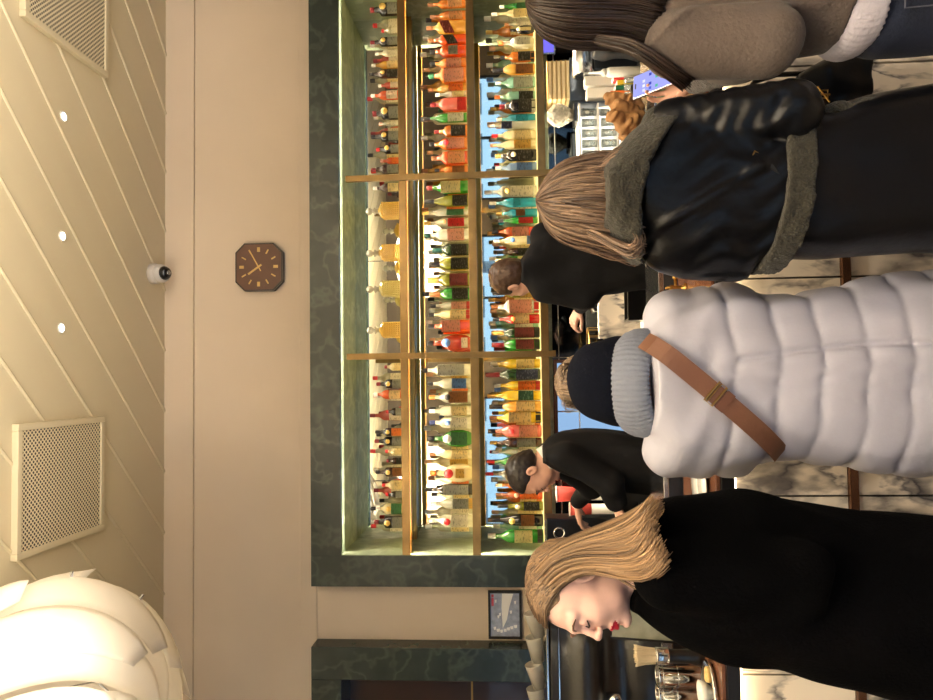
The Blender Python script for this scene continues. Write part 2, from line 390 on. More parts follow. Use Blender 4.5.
def lips_cls(c, M, sc=1.0):
    c = np.array(c, float)
    def f(p):
        q = (p-c)@M/sc
        up = .0105*(1-(np.abs(q[:, 0])/.026)**1.5); dn = .0135*(1-(np.abs(q[:, 0])/.026)**1.7)
        zz = q[:, 2]+.0668
        return ((np.abs(q[:, 0]) < .026) & (zz < up) & (zz > -dn) & (q[:, 1] > .068)).astype(int)
    return f
def hand_sdf(S, wr, d, nrm, side, curl=0.5, sc=1.0, spread=0.05, thumb=0.6):
    """d: direction of the fingers, nrm: where the palm faces, side: unit sense of the thumb across the palm"""
    d = Vector(d).normalized(); nrm = Vector(nrm); nrm = (nrm-d*nrm.dot(d)).normalized(); s_ = d.cross(nrm).normalized()*side
    w0 = Vector(wr); k = 0.006
    for q in (-.026, -.009, .009, .026):
        S.rc(w0+s_*q*.6*sc, w0+d*.088*sc+s_*q*1.15*sc, .014*sc, .0115*sc, .010)
    for q, ln in ((.030, .072), (.010, .080), (-.010, .075), (-.029, .060)):
        p = w0+d*.088*sc+s_*q*1.15*sc; dd = d+s_*q*spread*20*0.3; dd.normalize(); ang = 0
        for j, fr in enumerate((.45, .32, .23)):
            ang += curl*(0.55, 0.9, 0.6)[j]
            v = dd*cos(ang)+nrm*sin(ang); p2 = p+v*ln*fr*sc
            S.rc(p, p2, (.0092, .0085, .0078)[j]*sc, (.0086, .0079, .0066)[j]*sc, k*.6); p = p2
    p = w0+d*.022*sc+s_*.026*sc; v = (d*.75+s_*.75+nrm*.25*thumb*2).normalized(); p2 = p+v*.045*sc
    S.rc(p, p2, .013*sc, .0105*sc, .010); v2 = (d*.95+s_*(.15)+nrm*.5*thumb).normalized(); p3 = p2+v2*.032*sc
    S.rc(p2, p3, .0102*sc, .0092*sc, .004); p4 = p3+(v2+nrm*.2).normalized()*.026*sc; S.rc(p3, p4, .0094*sc, .0075*sc, .004)

def make_body(name, label, hc, M, hs, nb, sh, el, wr, hip, knees, ankles, hands, skin=None, lips=False, h=.0046, by=0):
    """one continuous body; sh/el/wr are (left, right) joints; hands: (dir, palm normal, thumb side, curl) pairs"""
    pts = [hc, hip]+list(sh)+list(el)+list(wr)+list(ankles); lo = np.min([np.array(p) for p in pts], 0)-[.24, .24, .12]; hi = np.max([np.array(p) for p in pts], 0)+[.24, .24, .20]
    S = Sdf(lo, hi, h); nb = np.array(nb, float); hip = np.array(hip, float); hc_ = np.array(hc, float)
    head_sdf(S, hc, M, hs)
    S.rc(hc_+M@np.array((0, -.022, -.055))*hs, nb+[0, 0, .01], .050*hs, .058*hs, .02)
    Mb = rotm(by); ch = nb*.72+hip*.28; S.ell(ch, (.115, .085, .17), Mb, .04); S.ell(nb*.4+hip*.6, (.105, .08, .15), Mb, .04); S.ell(hip, (.125, .09, .11), Mb, .04)
    for i in (0, 1):
        S.rc(nb-[0, 0, .02], sh[i], .05, .052, .03); S.rc(sh[i], el[i], .050, .037, .02); S.rc(el[i], wr[i], .036, .024, .015)
        hj = hip+Mb@np.array(((-.075, .075)[i], 0, -.05)); S.rc(hj, knees[i], .068, .050, .03); S.rc(knees[i], ankles[i], .048, .034, .02)
        a = np.array(ankles[i]); S.rc(a+Mb@np.array((0, -.02, -.035)), a+Mb@np.array((0, .13, -.045)), .033, .026, .02)
        hd = hands[i]; hand_sdf(S, wr[i], hd[0], hd[1], hd[2], hd[3], hd[4] if len(hd) > 4 else 0.95)
    sk = skin or SKIN
    o = S.mesh(name, [sk, LIPS] if lips else [sk], None, lips_cls(hc, M, hs) if lips else None)
    return tag(o, label, 'person')
def shoes(parent, ankles, m, by=0):
    Mb = rotm(by)
    for a in ankles:
        S = Sdf((a[0]-.25, a[1]-.25, -.01), (a[0]+.25, a[1]+.25, .17), .006); a = np.array(a)*[1, 1, 0]
        S.rc(a+Mb@np.array((0, -.035, .05)), a+Mb@np.array((0, .15, .042)), .049, .040, .02); S.rc(a+[0, 0, .06], a+[0, 0, .12], .05, .047, .02)
        S.put((a[0]-.1, a[1]-.2, -.1), (a[0]+.1, a[1]+.3, .004), lambda X, Y, Z: (Z-0.003)+0*X+0*Y, .003, True)
        S.mesh('shoe', m, parent)
def trousers(parent, hip, knees, ankles, m, name='trousers', r=(.155, .098, .075, .085), by=0):
    Mb = rotm(by)
    lo = np.min([hip, ankles[0], ankles[1]], 0)-[.26, .24, .02]; hi = np.max([hip, knees[0], knees[1]], 0)+[.26, .24, .22]
    S = Sdf(lo, hi, .009); hip = np.array(hip, float)
    S.ell(hip+[0, 0, .02], (r[0], .115, .16), Mb, .03)
    for i in (0, 1):
        hj = hip+Mb@np.array(((-.085, .085)[i], 0, -.05)); S.rc(hj, knees[i], r[1], r[2], .02); S.rc(knees[i], np.array(ankles[i])+[0, 0, .0], r[2], r[3]*.75, .03)
    S.disp(waves(3, (35, 70), (.0012, .0008)))
    return S.mesh(name, m, parent)

def hair(name, guides, N, m, parent, wid=.006, jit=.006, wave=0.0, wf=14.0, seed=1, inner=0.015, ctr=None, grad=0.0, skull=None, seg=4, n_out=16, tip=.25):
    """locks run between neighbouring guide polylines; ctr: inner layers shrink towards it"""
    r = np.random.default_rng(seed); G = []
    for g in guides:
        g = np.array([tuple(p) for p in g], float); t = np.linspace(0, 1, len(g)); tt = np.linspace(0, 1, n_out)
        # catmull style smoothing of the sampled guide
        q = np.stack([np.interp(tt, t, g[:, j]) for j in range(3)], 1)
        for _ in range(2): q[1:-1] = (q[:-2]+2*q[1:-1]+q[2:])/4
        G.append(q)
    G = np.array(G); V = []; F = []; T = []
    tt = np.linspace(0, 1, n_out)
    for k in range(N):
        u = r.uniform(0, len(G)-1) if k > len(G)*2 else (k % len(G))*0.999; i = min(int(u), len(G)-2); f = u-i
        p = G[i]*(1-f)+G[i+1]*f
        dep = r.uniform(0, 1)**2*inner
        if ctr is not None:
            c = np.array(ctr, float); v = p-np.array([c[0], c[1], 0])*[1, 1, 0]-np.array([0, 0, 1])*p[:, 2:3]; nv = v/np.maximum(np.linalg.norm(v, axis=1)[:, None], 1e-5); p = p-nv*dep
        o = r.normal(size=3)*jit; ph = r.uniform(0, 6.28); ph2 = r.uniform(-0.5, 0.5)
        p = p+o*(0.25+tt[:, None])
        if wave:
            ax = r.normal(size=3); ax /= np.linalg.norm(ax); p = p+ax*(wave*tt**1.2*np.sin(wf*tt+ph*0.35+u*0.6))[:, None]
        if skull is not None:
            hc_, M_, sc_ = skull; q = (p-np.array(hc_, float))@M_/sc_; e = q-np.array((0, -.018, .030)); kk = np.sqrt(((e/np.array((.080, .099, .083)))**2).sum(1)); lim = 1.0+.05*r.random()
            f2 = np.where((kk < lim) & (q[:, 2] > -.04), lim/np.maximum(kk, .2), 1.0); p = np.array(hc_, float)+((e*f2[:, None]+np.array((0, -.018, .030)))*sc_)@M_.T
        d = np.gradient(p, axis=0); d /= np.maximum(np.linalg.norm(d, axis=1)[:, None], 1e-6)
        ref = p-(np.array(ctr) if ctr is not None else G.mean((0, 1))); n_ = ref-d*(ref*d).sum(1)[:, None]; n_ /= np.maximum(np.linalg.norm(n_, axis=1)[:, None], 1e-6); b = np.cross(d, n_)
        wv = wid*r.uniform(.6, 1.4)*np.minimum(1, np.minimum(.55+tt*3, tip+(1-tt)*2.2)); base = len(V)*0+sum(1 for _ in ())  # base index below
        base = len(V)
        for j in range(n_out):
            for s_ in range(seg):
                a = 2*pi*s_/seg; V.append(p[j]+b[j]*cos(a)*wv[j]+n_[j]*sin(a)*wv[j]*.42)
        tn = float(np.clip(r.normal(.5, .24), 0, 1)); T += [float(np.clip(tn+grad*(q_-.5), 0, 1)) for q_ in tt for _ in range(seg)]
        for j in range(n_out-1):
            for s_ in range(seg):
                a0 = base+j*seg+s_; a1 = base+j*seg+(s_+1) % seg; F.append((a0, a1, a1+seg, a0+seg))
        F.append(tuple(base+s_ for s_ in range(seg))[::-1]); F.append(tuple(base+(n_out-1)*seg+s_ for s_ in range(seg)))
    me = bpy.data.meshes.new(name); me.from_pydata([tuple(v) for v in V], [], F)
    at_ = me.attributes.new('tint', 'FLOAT', 'POINT'); at_.data.foreach_set('value', T)
    return link(name, me, m, parent, True)
def cap_hair(name, c, M, sc, m, parent, cut, grow=1.05, h=.004, seed=5, amp=.0005):
    """short hair close to the skull; cut: local half spaces (nx, ny, nz, d) kept where n.p > d"""
    c = np.array(c, float); S = Sdf(c-.16, c+.16, h)
    P = lambda p: c+M@(np.array(p)*sc)
    S.ell(P((0, -.018, .032)), tuple(q*sc*grow for q in (.077, .096, .079)), M, .01)
    S.ell(P((0, -.045, -.02)), tuple(q*sc*grow for q in (.064, .062, .07)), M, .03)
    for nx, ny, nz, d in cut:
        nw = M@np.array((nx, ny, nz)); nw = nw/np.linalg.norm(nw); dd = d*sc/np.linalg.norm((nx, ny, nz))+nw@c
        S.put(c-.16, c+.16, lambda X, Y, Z: nw[0]*X+nw[1]*Y+nw[2]*Z-dd, .012, True)
    S.disp(waves(seed, (160, 320), (amp, amp*.7)))
    o = S.mesh(name, m, parent)
    at_ = o.data.attributes.new('tint', 'FLOAT', 'POINT'); at_.data.foreach_set('value', rng.uniform(.2, .7, len(o.data.vertices)).astype(np.float32))
    return o

# ================================================================== THE ROOM
XL, XR, YB, YW, YF = -5.9, 5.9, -3.0, 4.20, 4.07        # side walls, street wall, bar wall, face of the marble frames
CX0, CX1, CZT = -1.018, 2.39, 2.705                      # clear opening of the bottle cabinet
YM = 4.50                                                # mirror at its back
struct(box('floor', XL, XR, YB, YW, -.06, 0, FLOORM))
bm = bmesh.new()
bx(bm, -1.10, 2.48, YW, 4.62, 2.80, ZC)                  # above the cabinet
bx(bm, 2.48, XR, YW, 4.62, 0, ZC)
bx(bm, -1.62, -1.10, YW, 4.62, 0, ZC)
bx(bm, -3.0, -1.62, YW, 4.62, 2.80, ZC)
bx(bm, XL, -3.0, YW, 4.62, 0, ZC)
bx(bm, -1.10, 2.48, 4.56, 4.62, 0, 2.80)
struct(obj('wall_front', bm, PLASTER))
struct(box('wall_left', XL-.1, XL, YB, YW, 0, ZC, PLASTER)); struct(box('wall_right', XR, XR+.1, YB, YW, 0, ZC, PLASTER))
# ceiling boards with raised beads running at forty five degrees
bm = bmesh.new(); bx(bm, XL, XR, YB, YW, ZC, ZC+.08)
for k in range(-18, 20):
    c = 3.28+.371*k; pts = []
    for x in (XL, XR):
        y = c-x
        if y > YW: y = YW; x = c-y
        if y < YB: y = YB; x = c-y
        pts.append((x, y))
    if pts[0][0] >= XL-1e-6 and pts[1][0] <= XR+1e-6 and pts[1][0]-pts[0][0] > .1:
        tube(bm, [(pts[0][0], pts[0][1], ZC+.002), (pts[1][0], pts[1][1], ZC+.002)], .010, 8)
struct(obj('ceiling', bm, CEILP))
bm = bmesh.new(); bx(bm, XL, XR, YW-.012, YW, 3.65, ZC); bx(bm, XL, XR, YW-.02, YW, 3.645, 3.655, .002)
struct(obj('trim_1', bm, PLASTER))
struct(box('trim_2', -1.62, 2.6, YW-.012, YW, 2.884, 2.985, PLASTER, None, .003))
# street wall behind the customers with tall windows
bm = bmesh.new(); WX = [(-5.3, -3.1), (-2.5, -.3), (.3, 2.5), (3.1, 5.3)]
bx(bm, XL, XR, YB-.1, YB, 2.2, ZC); bx(bm, XL, XR, YB-.1, YB, 0, .25)
for a, b in [(XL, -5.3), (-3.1, -2.5), (-.3, .3), (2.5, 3.1), (5.3, XR)]: bx(bm, a, b, YB-.1, YB, .25, 2.2)
struct(obj('wall_back', bm, GREYT))
for i, (a, b) in enumerate(WX):
    bm = bmesh.new()
    for x in (a, (a+b)/2-.02, b-.04): bx(bm, x, x+.04, YB-.07, YB-.02, .25, 2.2)
    for z in (.25, 1.55, 2.16): bx(bm, a, b, YB-.07, YB-.02, z, z+.04)
    f = struct(obj('window_%d' % (i+1), bm, DSTEEL)); box('window_pane', a, b, YB-.05, YB-.045, .25, 2.2, glassy('window glass', (236, 244, 250), .95, .02, .1), f)
def facade():
    if 'street facade' in MATS: return MATS['street facade']
    m = bpy.data.materials.new('street facade'); m.use_nodes = True; nt = m.node_tree; L = nt.links.new; b = nt.nodes['Principled BSDF']
    tc = nt.nodes.new('ShaderNodeTexCoord'); mp = nt.nodes.new('ShaderNodeMapping'); mp.inputs['Rotation'].default_value = (radians(90), 0, 0); br = nt.nodes.new('ShaderNodeTexBrick')
    br.offset = 0; br.inputs['Scale'].default_value = 1.0; br.inputs['Brick Width'].default_value = 1.7; br.inputs['Row Height'].default_value = 2.2; br.inputs['Mortar Size'].default_value = .34
    br.inputs['Color1'].default_value = srgb(70, 76, 84); br.inputs['Color2'].default_value = srgb(92, 98, 104); br.inputs['Mortar'].default_value = srgb(214, 214, 212)
    L(tc.outputs['Object'], mp.inputs[0]); L(mp.outputs[0], br.inputs['Vector']); L(br.outputs['Color'], b.inputs['Base Color']); MATS['street facade'] = m; return m
# the buildings of the street seen through them, in the mirror only
for i, (a, b, h) in enumerate([(-14, -5, 7.5), (-4.8, 3.5, 9), (3.9, 13, 7)]):
    o = box('building_exterior', a, b, -17, -14, -.5, h, facade()); tag(o, ('pale street facade beyond the windows on the picture side', 'pale street facade straight behind the customers outside', 'pale street facade beyond the windows at the far end')[i], 'building')

# ---- green marble surround of the cabinet
bm = bmesh.new()
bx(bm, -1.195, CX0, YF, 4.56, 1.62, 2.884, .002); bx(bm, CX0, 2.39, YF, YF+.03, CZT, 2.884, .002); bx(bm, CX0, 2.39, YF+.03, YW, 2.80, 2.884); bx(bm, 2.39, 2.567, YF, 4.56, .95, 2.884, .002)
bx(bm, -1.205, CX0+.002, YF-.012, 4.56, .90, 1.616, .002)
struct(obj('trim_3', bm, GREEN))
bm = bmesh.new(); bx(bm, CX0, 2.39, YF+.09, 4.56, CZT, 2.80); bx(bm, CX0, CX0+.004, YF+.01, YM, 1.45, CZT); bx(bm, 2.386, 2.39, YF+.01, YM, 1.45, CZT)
struct(obj('trim_4', bm, GREEN_LIT))
o = box('back_mirror', CX0+.004, 2.386, YM, YM+.03, 1.50, CZT, MIRROR)
tag(o, 'tall mirror covering the back of the lit bottle cabinet', 'mirror')
# ---- door beside the cabinet
bm = bmesh.new(); bx(bm, -1.728, -1.542, YF, 4.55, 0, 2.886, .004); bx(bm, -3.1, -1.728, YF, 4.55, 2.71, 2.886, .004); bx(bm, -3.1, -2.92, YF, 4.55, 0, 2.71, .004)
struct(obj('trim_5', bm, GREEN))
bm = bmesh.new(); bx(bm, -2.92, -1.728, 4.30, 4.35, 0, 1.96); bx(bm, -2.92, -1.728, 4.30, 4.35, 1.972, 2.71)
d = struct(obj('door_1', bm, DWOOD)); box('door_joint', -2.92, -1.728, 4.31, 4.34, 1.96, 1.972, BRASS, d)
h_ = box('door_handle', -1.83, -1.81, 4.25, 4.30, .95, 1.15, BRASS, d)

# ---- ceiling fittings
def perforated():
    m = bpy.data.materials.new('perforated sheet'); m.use_nodes = True; nt = m.node_tree; L = nt.links.new; b = nt.nodes['Principled BSDF']
    tc = nt.nodes.new('ShaderNodeTexCoord'); sp = nt.nodes.new('ShaderNodeSeparateXYZ'); L(tc.outputs['Object'], sp.inputs[0])
    def mth(op, a, b_=None, c_=None):
        n = nt.nodes.new('ShaderNodeMath'); n.operation = op
        for i, v in enumerate((a, b_, c_)):
            if v is None: continue
            if isinstance(v, (int, float)): n.inputs[i].default_value = v
            else: L(v, n.inputs[i])
        return n.outputs[0]
    P = .0235
    def grid(ox):
        fx = mth('SUBTRACT', mth('FRACT', mth('MULTIPLY_ADD', sp.outputs[0], 1/P, ox+50)), .5); fy = mth('SUBTRACT', mth('FRACT', mth('MULTIPLY_ADD', sp.outputs[1], 1/P, ox+50)), .5)
        return mth('LESS_THAN', mth('ADD', mth('MULTIPLY', fx, fx), mth('MULTIPLY', fy, fy)), .062)
    hole = mth('MAXIMUM', grid(0), grid(.5))
    mx = nt.nodes.new('ShaderNodeMixRGB'); mx.inputs[1].default_value = srgb(222, 210, 180); mx.inputs[2].default_value = srgb(48, 40, 40)
    L(hole, mx.inputs[0]); L(mx.outputs[0], b.inputs['Base Color']); b.inputs['Roughness'].default_value = .5
    return m
PERF = perforated()
def vent(x0, x1, y0, y1, label):
    cx, cy = (x0+x1)/2, (y0+y1)/2; hx, hy = (x1-x0)/2, (y1-y0)/2
    o = empty('ceiling_vent', (cx, cy, ZC), label, 'vent', 'perforated ceiling vents')
    bm = bmesh.new(); f = .03
    for a in ((-hx, -hx+f, -hy, hy), (hx-f, hx, -hy, hy), (-hx+f, hx-f, -hy, -hy+f), (-hx+f, hx-f, hy-f, hy)): bx(bm, a[0], a[1], a[2], a[3], -.030, 0, .004)
    obj('vent_frame', bm, CEILP, o); box('grille', -hx+f, hx-f, -hy+f, hy-f, -.022, -.016, PERF, o)
vent(-.745, -.165, 2.87, 3.51, 'square perforated ceiling vent above the framed picture, nearer the pendant lamp')
vent(1.62, 2.22, 2.88, 3.52, 'square perforated ceiling vent on the side farthest from the pendant lamp')
names = ['tiny recessed ceiling spot nearest the pendant lamp', 'tiny recessed ceiling spot between the two other spots', 'tiny recessed ceiling spot nearest the far vent']
for i, x in enumerate((.27, .71, 1.29)):
    o = empty('ceiling_spot', (x, 3.19, ZC), names[i], 'ceiling light', 'recessed ceiling spots')
    bm = bmesh.new(); lathe(bm, [(.026, -.004), (.026, 0), (.017, 0), (.017, -.004)], 20, caps=False); bmesh.ops.contextual_create if False else None
    tube(bm, [(.022*cos(a*pi/10), .022*sin(a*pi/10), -.003) for a in range(20)], .004, 6, closed=True); obj('ring', bm, WHITEP, o, True)
    bm = bmesh.new(); lathe(bm, [(.018, -.004), (.018, -.001)], 20, c=(0, .0, 0)); obj('lens', bm, emis('spot lens', (255, 248, 230), 4.0), o)
# security camera dome
o = empty('security_camera', (.655, 4.03, ZC), 'grey and black dome camera fixed to the ceiling above the clock', 'security camera')
Mx = Matrix.Translation((0, 0, -.045)) @ Matrix.Rotation(radians(158), 4, 'X')
bm = bmesh.new(); lathe(bm, [(.055, -.04), (.062, -.03), (.062, 0)], 28); obj('mount', bm, mat('light grey plastic', (196, 190, 182), .45), o, True)
bm = bmesh.new(); lathe(bm, [(.02, -.05), (.046, -.035), (.056, -.005), (.056, .02), (.05, .04), (.042, .046)], 28, M=Mx); obj('housing', bm, MATS['light grey plastic'], o, True)
bm = bmesh.new(); lathe(bm, [(.042, .046), (.040, .054), (.034, .066), (.022, .078), (.006, .083)], 24, M=Mx); obj('dome', bm, mat('black dome glass', (26, 25, 26), .08), o, True)
bm = bmesh.new(); lathe(bm, [(.014, .080), (.013, .0845), (.003, .0848)], 16, M=Mx); obj('lens', bm, STEEL, o, True)

# ---- wall clock
ck = empty('wall_clock', (.703, YW, 3.225), 'brown octagonal wall clock with gold hands and markers', 'clock')
def octa(r, ch, y0, y1):
    bm = bmesh.new(); p = [(-r+ch, -r), (r-ch, -r), (r, -r+ch), (r, r-ch), (r-ch, r), (-r+ch, r), (-r, r-ch), (-r, -r+ch)]
    a = [bm.verts.new((x, y0, z)) for x, z in p]; b = [bm.verts.new((x, y1, z)) for x, z in p]
    bm.faces.new(a); bm.faces.new(list(reversed(b)))
    for i in range(8): bm.faces.new((a[i], b[i], b[(i+1) % 8], a[(i+1) % 8]))
    bmesh.ops.recalc_face_normals(bm, faces=bm.faces); return bm
obj('case', octa(.147, .056, -.04, -.001), mat('dark clock rim', (52, 38, 30), .3), ck)
obj('dial', octa(.138, .052, -.043, -.038), mat('walnut dial', (100, 66, 48), .4, var=.15, vscale=10), ck)
GOLD = mat('gold marker', (202, 164, 98), .35, .4)
for k in range(12):
    a = pi/2-k*pi/6; big = k % 3 == 0; wv, ln = (.0085, .014) if big else (.004, .0145)
    R = Matrix.Translation((.106*cos(a), -.0445, .106*sin(a))) @ Matrix.Rotation(-a, 4, 'Y')
    box('hour_mark', -ln, ln, -.0015, .0015, -wv, wv, GOLD, ck, 0, R)
def hand_(name, ang, l0, l1, wv, y):
    a = pi/2-radians(ang); box(name, l0, l1, y-.001, y+.001, -wv, wv, GOLD, ck, 0, Matrix.Rotation(-a, 4, 'Y'))
hand_('hour_hand', -35, -.022, .078, .0055, -.0465); hand_('minute_hand', 61, -.03, .098, .0034, -.049)
# ---- framed picture on the wall between cabinet and door
p0, p1 = A(488, 590, YW), A(522, 638, YW); fx0, fx1, fz0, fz1 = p1.x, p0.x, p1.z, p0.z
fr = empty('framed_picture', ((fx0+fx1)/2, YW, (fz0+fz1)/2), 'small black framed blue grey print on the wall beside the door', 'picture')
W2, H2 = (fx1-fx0)/2, (fz1-fz0)/2; bm = bmesh.new(); f = .013
for a in ((-W2, -W2+f, -H2, H2), (W2-f, W2, -H2, H2), (-W2+f, W2-f, -H2, -H2+f), (-W2+f, W2-f, H2-f, H2)): bx(bm, a[0], a[1], -.022, -.001, a[2], a[3], .001)
obj('frame', bm, BLACKM, fr)
prt = box('print', -W2+f, W2-f, -.012, -.004, -H2+f, H2-f, mat('blue grey print', (164, 172, 194), .18, var=.25, vscale=28), fr)
bm = bmesh.new(); WB = mat('white print ink', (240, 240, 240), .3)
def poly(bm, pts, y):
    vs = [bm.verts.new((x*W2, y, z*H2)) for x, z in pts]; f_ = bm.faces.new(vs); f_.normal_update()
    if f_.normal.y > 0: f_.normal_flip()
poly(bm, [(.88, .16), (.88, -.52), (.30, -.26), (-.2, -.12), (-.58, .14), (-.1, .18), (.3, .2)], -.0125)   # the pale blade across the print
for x, z, a in [(-.58, .62, .16), (-.66, .42, .22), (-.70, .22, .18), (-.66, 0, .2), (-.60, -.2, .22), (-.55, -.4, .2), (-.5, -.62, .22), (-.1, .4, .12), (.1, -.36, .14), (.0, .3, .12), (.55, .55, .12), (.5, -.62, .12)]:
    poly(bm, [(x-.05, z-a*.4), (x+.08, z-a*.5), (x+.06, z+a*.5), (x-.06, z+a*.3)], -.0125)
obj('pale_motif', bm, WB, prt)
bm = bmesh.new(); poly(bm, [(.36, .80), (.36, .66), (.70, .66), (.70, .80)], -.0126); poly(bm, [(.72, .80), (.72, .66), (.84, .66), (.84, .80)], -.0126); obj('red_stamp', bm, mat('red ink', (190, 60, 78), .5), prt)

# ---- pendant lamps: overlapping bands of translucent cloth on a wire globe
SHADE = bpy.data.materials.new('translucent lamp cloth'); SHADE.use_nodes = True
nt = SHADE.node_tree; nt.nodes.remove(nt.nodes['Principled BSDF']); t1 = nt.nodes.new('ShaderNodeBsdfTranslucent'); t1.inputs[0].default_value = srgb(254, 250, 242)
d1 = nt.nodes.new('ShaderNodeBsdfDiffuse'); d1.inputs[0].default_value = srgb(250, 246, 238); m1 = nt.nodes.new('ShaderNodeMixShader'); m1.inputs[0].default_value = .42
nt.links.new(t1.outputs[0], m1.inputs[1]); nt.links.new(d1.outputs[0], m1.inputs[2]); nt.links.new(m1.outputs[0], nt.nodes['Material Output'].inputs[0])
def band_mesh(rows):
    bm = bmesh.new(); vs = [[bm.verts.new(p) for p in r] for r in rows]
    for a, b in zip(vs, vs[1:]):
        for i in range(len(a)-1): bm.faces.new((a[i], a[i+1], b[i+1], b[i]))
    bmesh.ops.recalc_face_normals(bm, faces=bm.faces); bmesh.ops.solidify(bm, geom=bm.faces[:], thickness=.003)
    return bm
def pendant(loc, R, label, power, seed):
    o = empty('pendant_lamp', loc, label, 'pendant lamp', 'cloth band pendant lamps'); r = random.Random(seed)
    bm = bmesh.new(); tube(bm, [(0, 0, R*.55), (0, 0, ZC-loc[2])], .006, 6); obj('cord', bm, BLACKM, o)
    bm = bmesh.new()
    for k in range(6):
        a = k*pi/6; tube(bm, [(R*.93*cos(t)*cos(a), R*.93*cos(t)*sin(a), R*.68*sin(t)) for t in np.linspace(0, 2*pi, 40)[:-1]], .003, 5, closed=True)
    obj('wire_frame', bm, STEEL, o)
    bm = bmesh.new(); bmesh.ops.create_icosphere(bm, subdivisions=3, radius=.07); obj('bulb', bm, emis('warm bulb', (255, 232, 196), .3), o, True)
    # each band is a broad petal of cloth that bows outwards from the globe and leaves gaps beside it
    for tier, (e0, e1, n, hw, sweep, r0, r1) in enumerate([(1.40, .0, 9, .20, .5, .97, 1.06), (.62, -1.0, 11, .17, .75, 1.0, 1.05), (.05, -1.38, 9, .17, .9, .93, .97)]):
        for k in range(n):
            a0 = 2*pi*(k+.37*tier+r.uniform(-.1, .1))/n; rows = []; fl = r.uniform(-.03, .05)
            for j in range(7):
                v = j/6*2-1; rw = []
                for i in range(17):
                    t = i/16; e = e0+(e1-e0)*t; wd = hw*(.06+.94*sin(pi*min(1, .04+t*.94))**.6)/max(.45, cos(e)); az = a0+sweep*t+v*min(wd, 1.2)
                    rr = R*(r0+(r1-r0)*t+.05*(1-v*v)*sin(pi*t)+.045*v+fl*t); rw.append((rr*cos(e)*cos(az), rr*cos(e)*sin(az), rr*.78*sin(e)))
                rows.append(rw)
            obj('cloth_band', band_mesh(rows), SHADE, o, True)
    bm = bmesh.new()
    for k in range(18):
        a = 2*pi*k/18; e = (.62, .1, -.4)[k % 3]
        c = Vector((cos(e)*cos(a)*R*1.05, cos(e)*sin(a)*R*1.05, sin(e)*R*.78)); tube(bm, [c, c*1.045], .006, 6)
    obj('pin', bm, STEEL, o)
    point('pendant_light', (0, 0, 0), power, (1.0, .90, .76), .12, o)
pl = A(48, 738, 2.45); pendant(tuple(pl), .52, 'large round pendant lamp of overlapping white cloth bands, hanging near the vent', .8, 1)
pendant((1.75, -1.1, 2.95), .52, 'white cloth band pendant lamp seen only in the mirror, far side', 70, 2)
pendant((-1.45, -1.1, 2.95), .52, 'white cloth band pendant lamp seen only in the mirror, picture side', 70, 3)

# ================================================================== THE BACK BAR
# shelves (brass front bars, frosted plates that let the strip light through) and posts
PX = (.1415, 1.1975); SH = [2.345, 1.935, 1.523]; BAYS = [(CX0+.006, PX[0]-.018), (PX[0]+.018, PX[1]-.018), (PX[1]+.018, 2.384)]
sname = ['top', 'middle', 'lowest']
for i, z in enumerate(SH):
    o = empty('glass_shelf', ((CX0+2.39)/2, 4.28, z), 'brass edged frosted glass shelf, the %s of three in the lit cabinet' % sname[i], 'shelf', 'brass edged shelves of the bottle cabinet')
    hw = (2.39-CX0)/2-.005
    box('front_bar', -hw, hw, YF-4.28, YF-4.28+.022, -.046, 0, BRASSD, o, .002)
    box('glass_plate', -hw, hw, YF-4.28+.022, .19, -.012, -.005, UNDER, o)
    box('light_panel', -hw, hw, YF-4.28+.03, .185, -.0045, -.001, PANEL, o)
    box('back_rail', -hw, hw, .19, .202, -.03, -.001, BRASS, o)
    box('lamp_channel', -hw, hw, YF-4.28+.050, YF-4.28+.056, -.044, -.0125, BRASS, o)
    box('light_strip', -hw, hw, YF-4.28+.026, YF-4.28+.048, -.022, -.0135, LEDM, o)
o = empty('soffit_light', ((CX0+2.39)/2, YF+.06, 2.80), 'thin warm strip light under the top of the marble cabinet', 'strip light')
box('light_strip', -1.68, 1.68, -.012, .012, -.008, -.001, emis('soffit led', (255, 238, 206), 22.0), o); box('lamp_base', -1.69, 1.69, -.02, .02, -.001, 0, STEEL, o)
for i, x in enumerate(PX):
    o = box('brass_post', x-.018, x+.018, YF-.02, YF+.004, 1.44, 2.66, BRASSD, None, .002)
    tag(o, ('upright brass post of the cabinet, the one nearer the framed picture', 'upright brass post of the cabinet, the one farther from the framed picture')[i], 'post', 'brass posts of the bottle cabinet')
# panels closing the bottom of the cabinet, the counter and the tiled mirror behind it
struct(box('trim_6', CX0, 2.39, 4.28, 4.56, 1.445, 1.500, GREEN_LIT))
bm = bmesh.new(); bx(bm, CX0, 2.39, 4.32, 4.55, .95, 1.445)
wb = obj('wall_backsplash', bm, SMOKEM); struct(wb)
bm = bmesh.new()
for z in (1.10, 1.405): bx(bm, CX0, 2.39, 4.316, 4.321, z-.003, z+.003)
for k in range(7): bx(bm, CX0+.12+k*.51, CX0+.126+k*.51, 4.316, 4.321, .95, 1.445)
struct(obj('trim_7', bm, GROUT))
for i, (a, b) in enumerate([(-1.85, -.7), (-.7, .5), (.5, 1.7), (1.7, 2.9)]):
    o = empty('back_counter_cabinet', ((a+b)/2, 4.0, 0), ('black base cabinet of the back counter under the espresso machine side', 'black base cabinet behind the leaning bartender', 'black base cabinet behind the standing bartender', 'black base cabinet at the far end of the back counter')[i], 'cabinet', 'back counter base cabinets')
    hw = (b-a)/2-.003; box('carcass', -hw, hw, -.28, .19, .08, .915, BLACK, o); box('door', -hw+.01, -.004, -.30, -.28, .1, .90, DSTEEL, o, .003); box('door', .004, hw-.01, -.30, -.28, .1, .90, DSTEEL, o, .003); box('plinth', -hw, hw, -.24, .19, 0, .08, BLACKM, o)
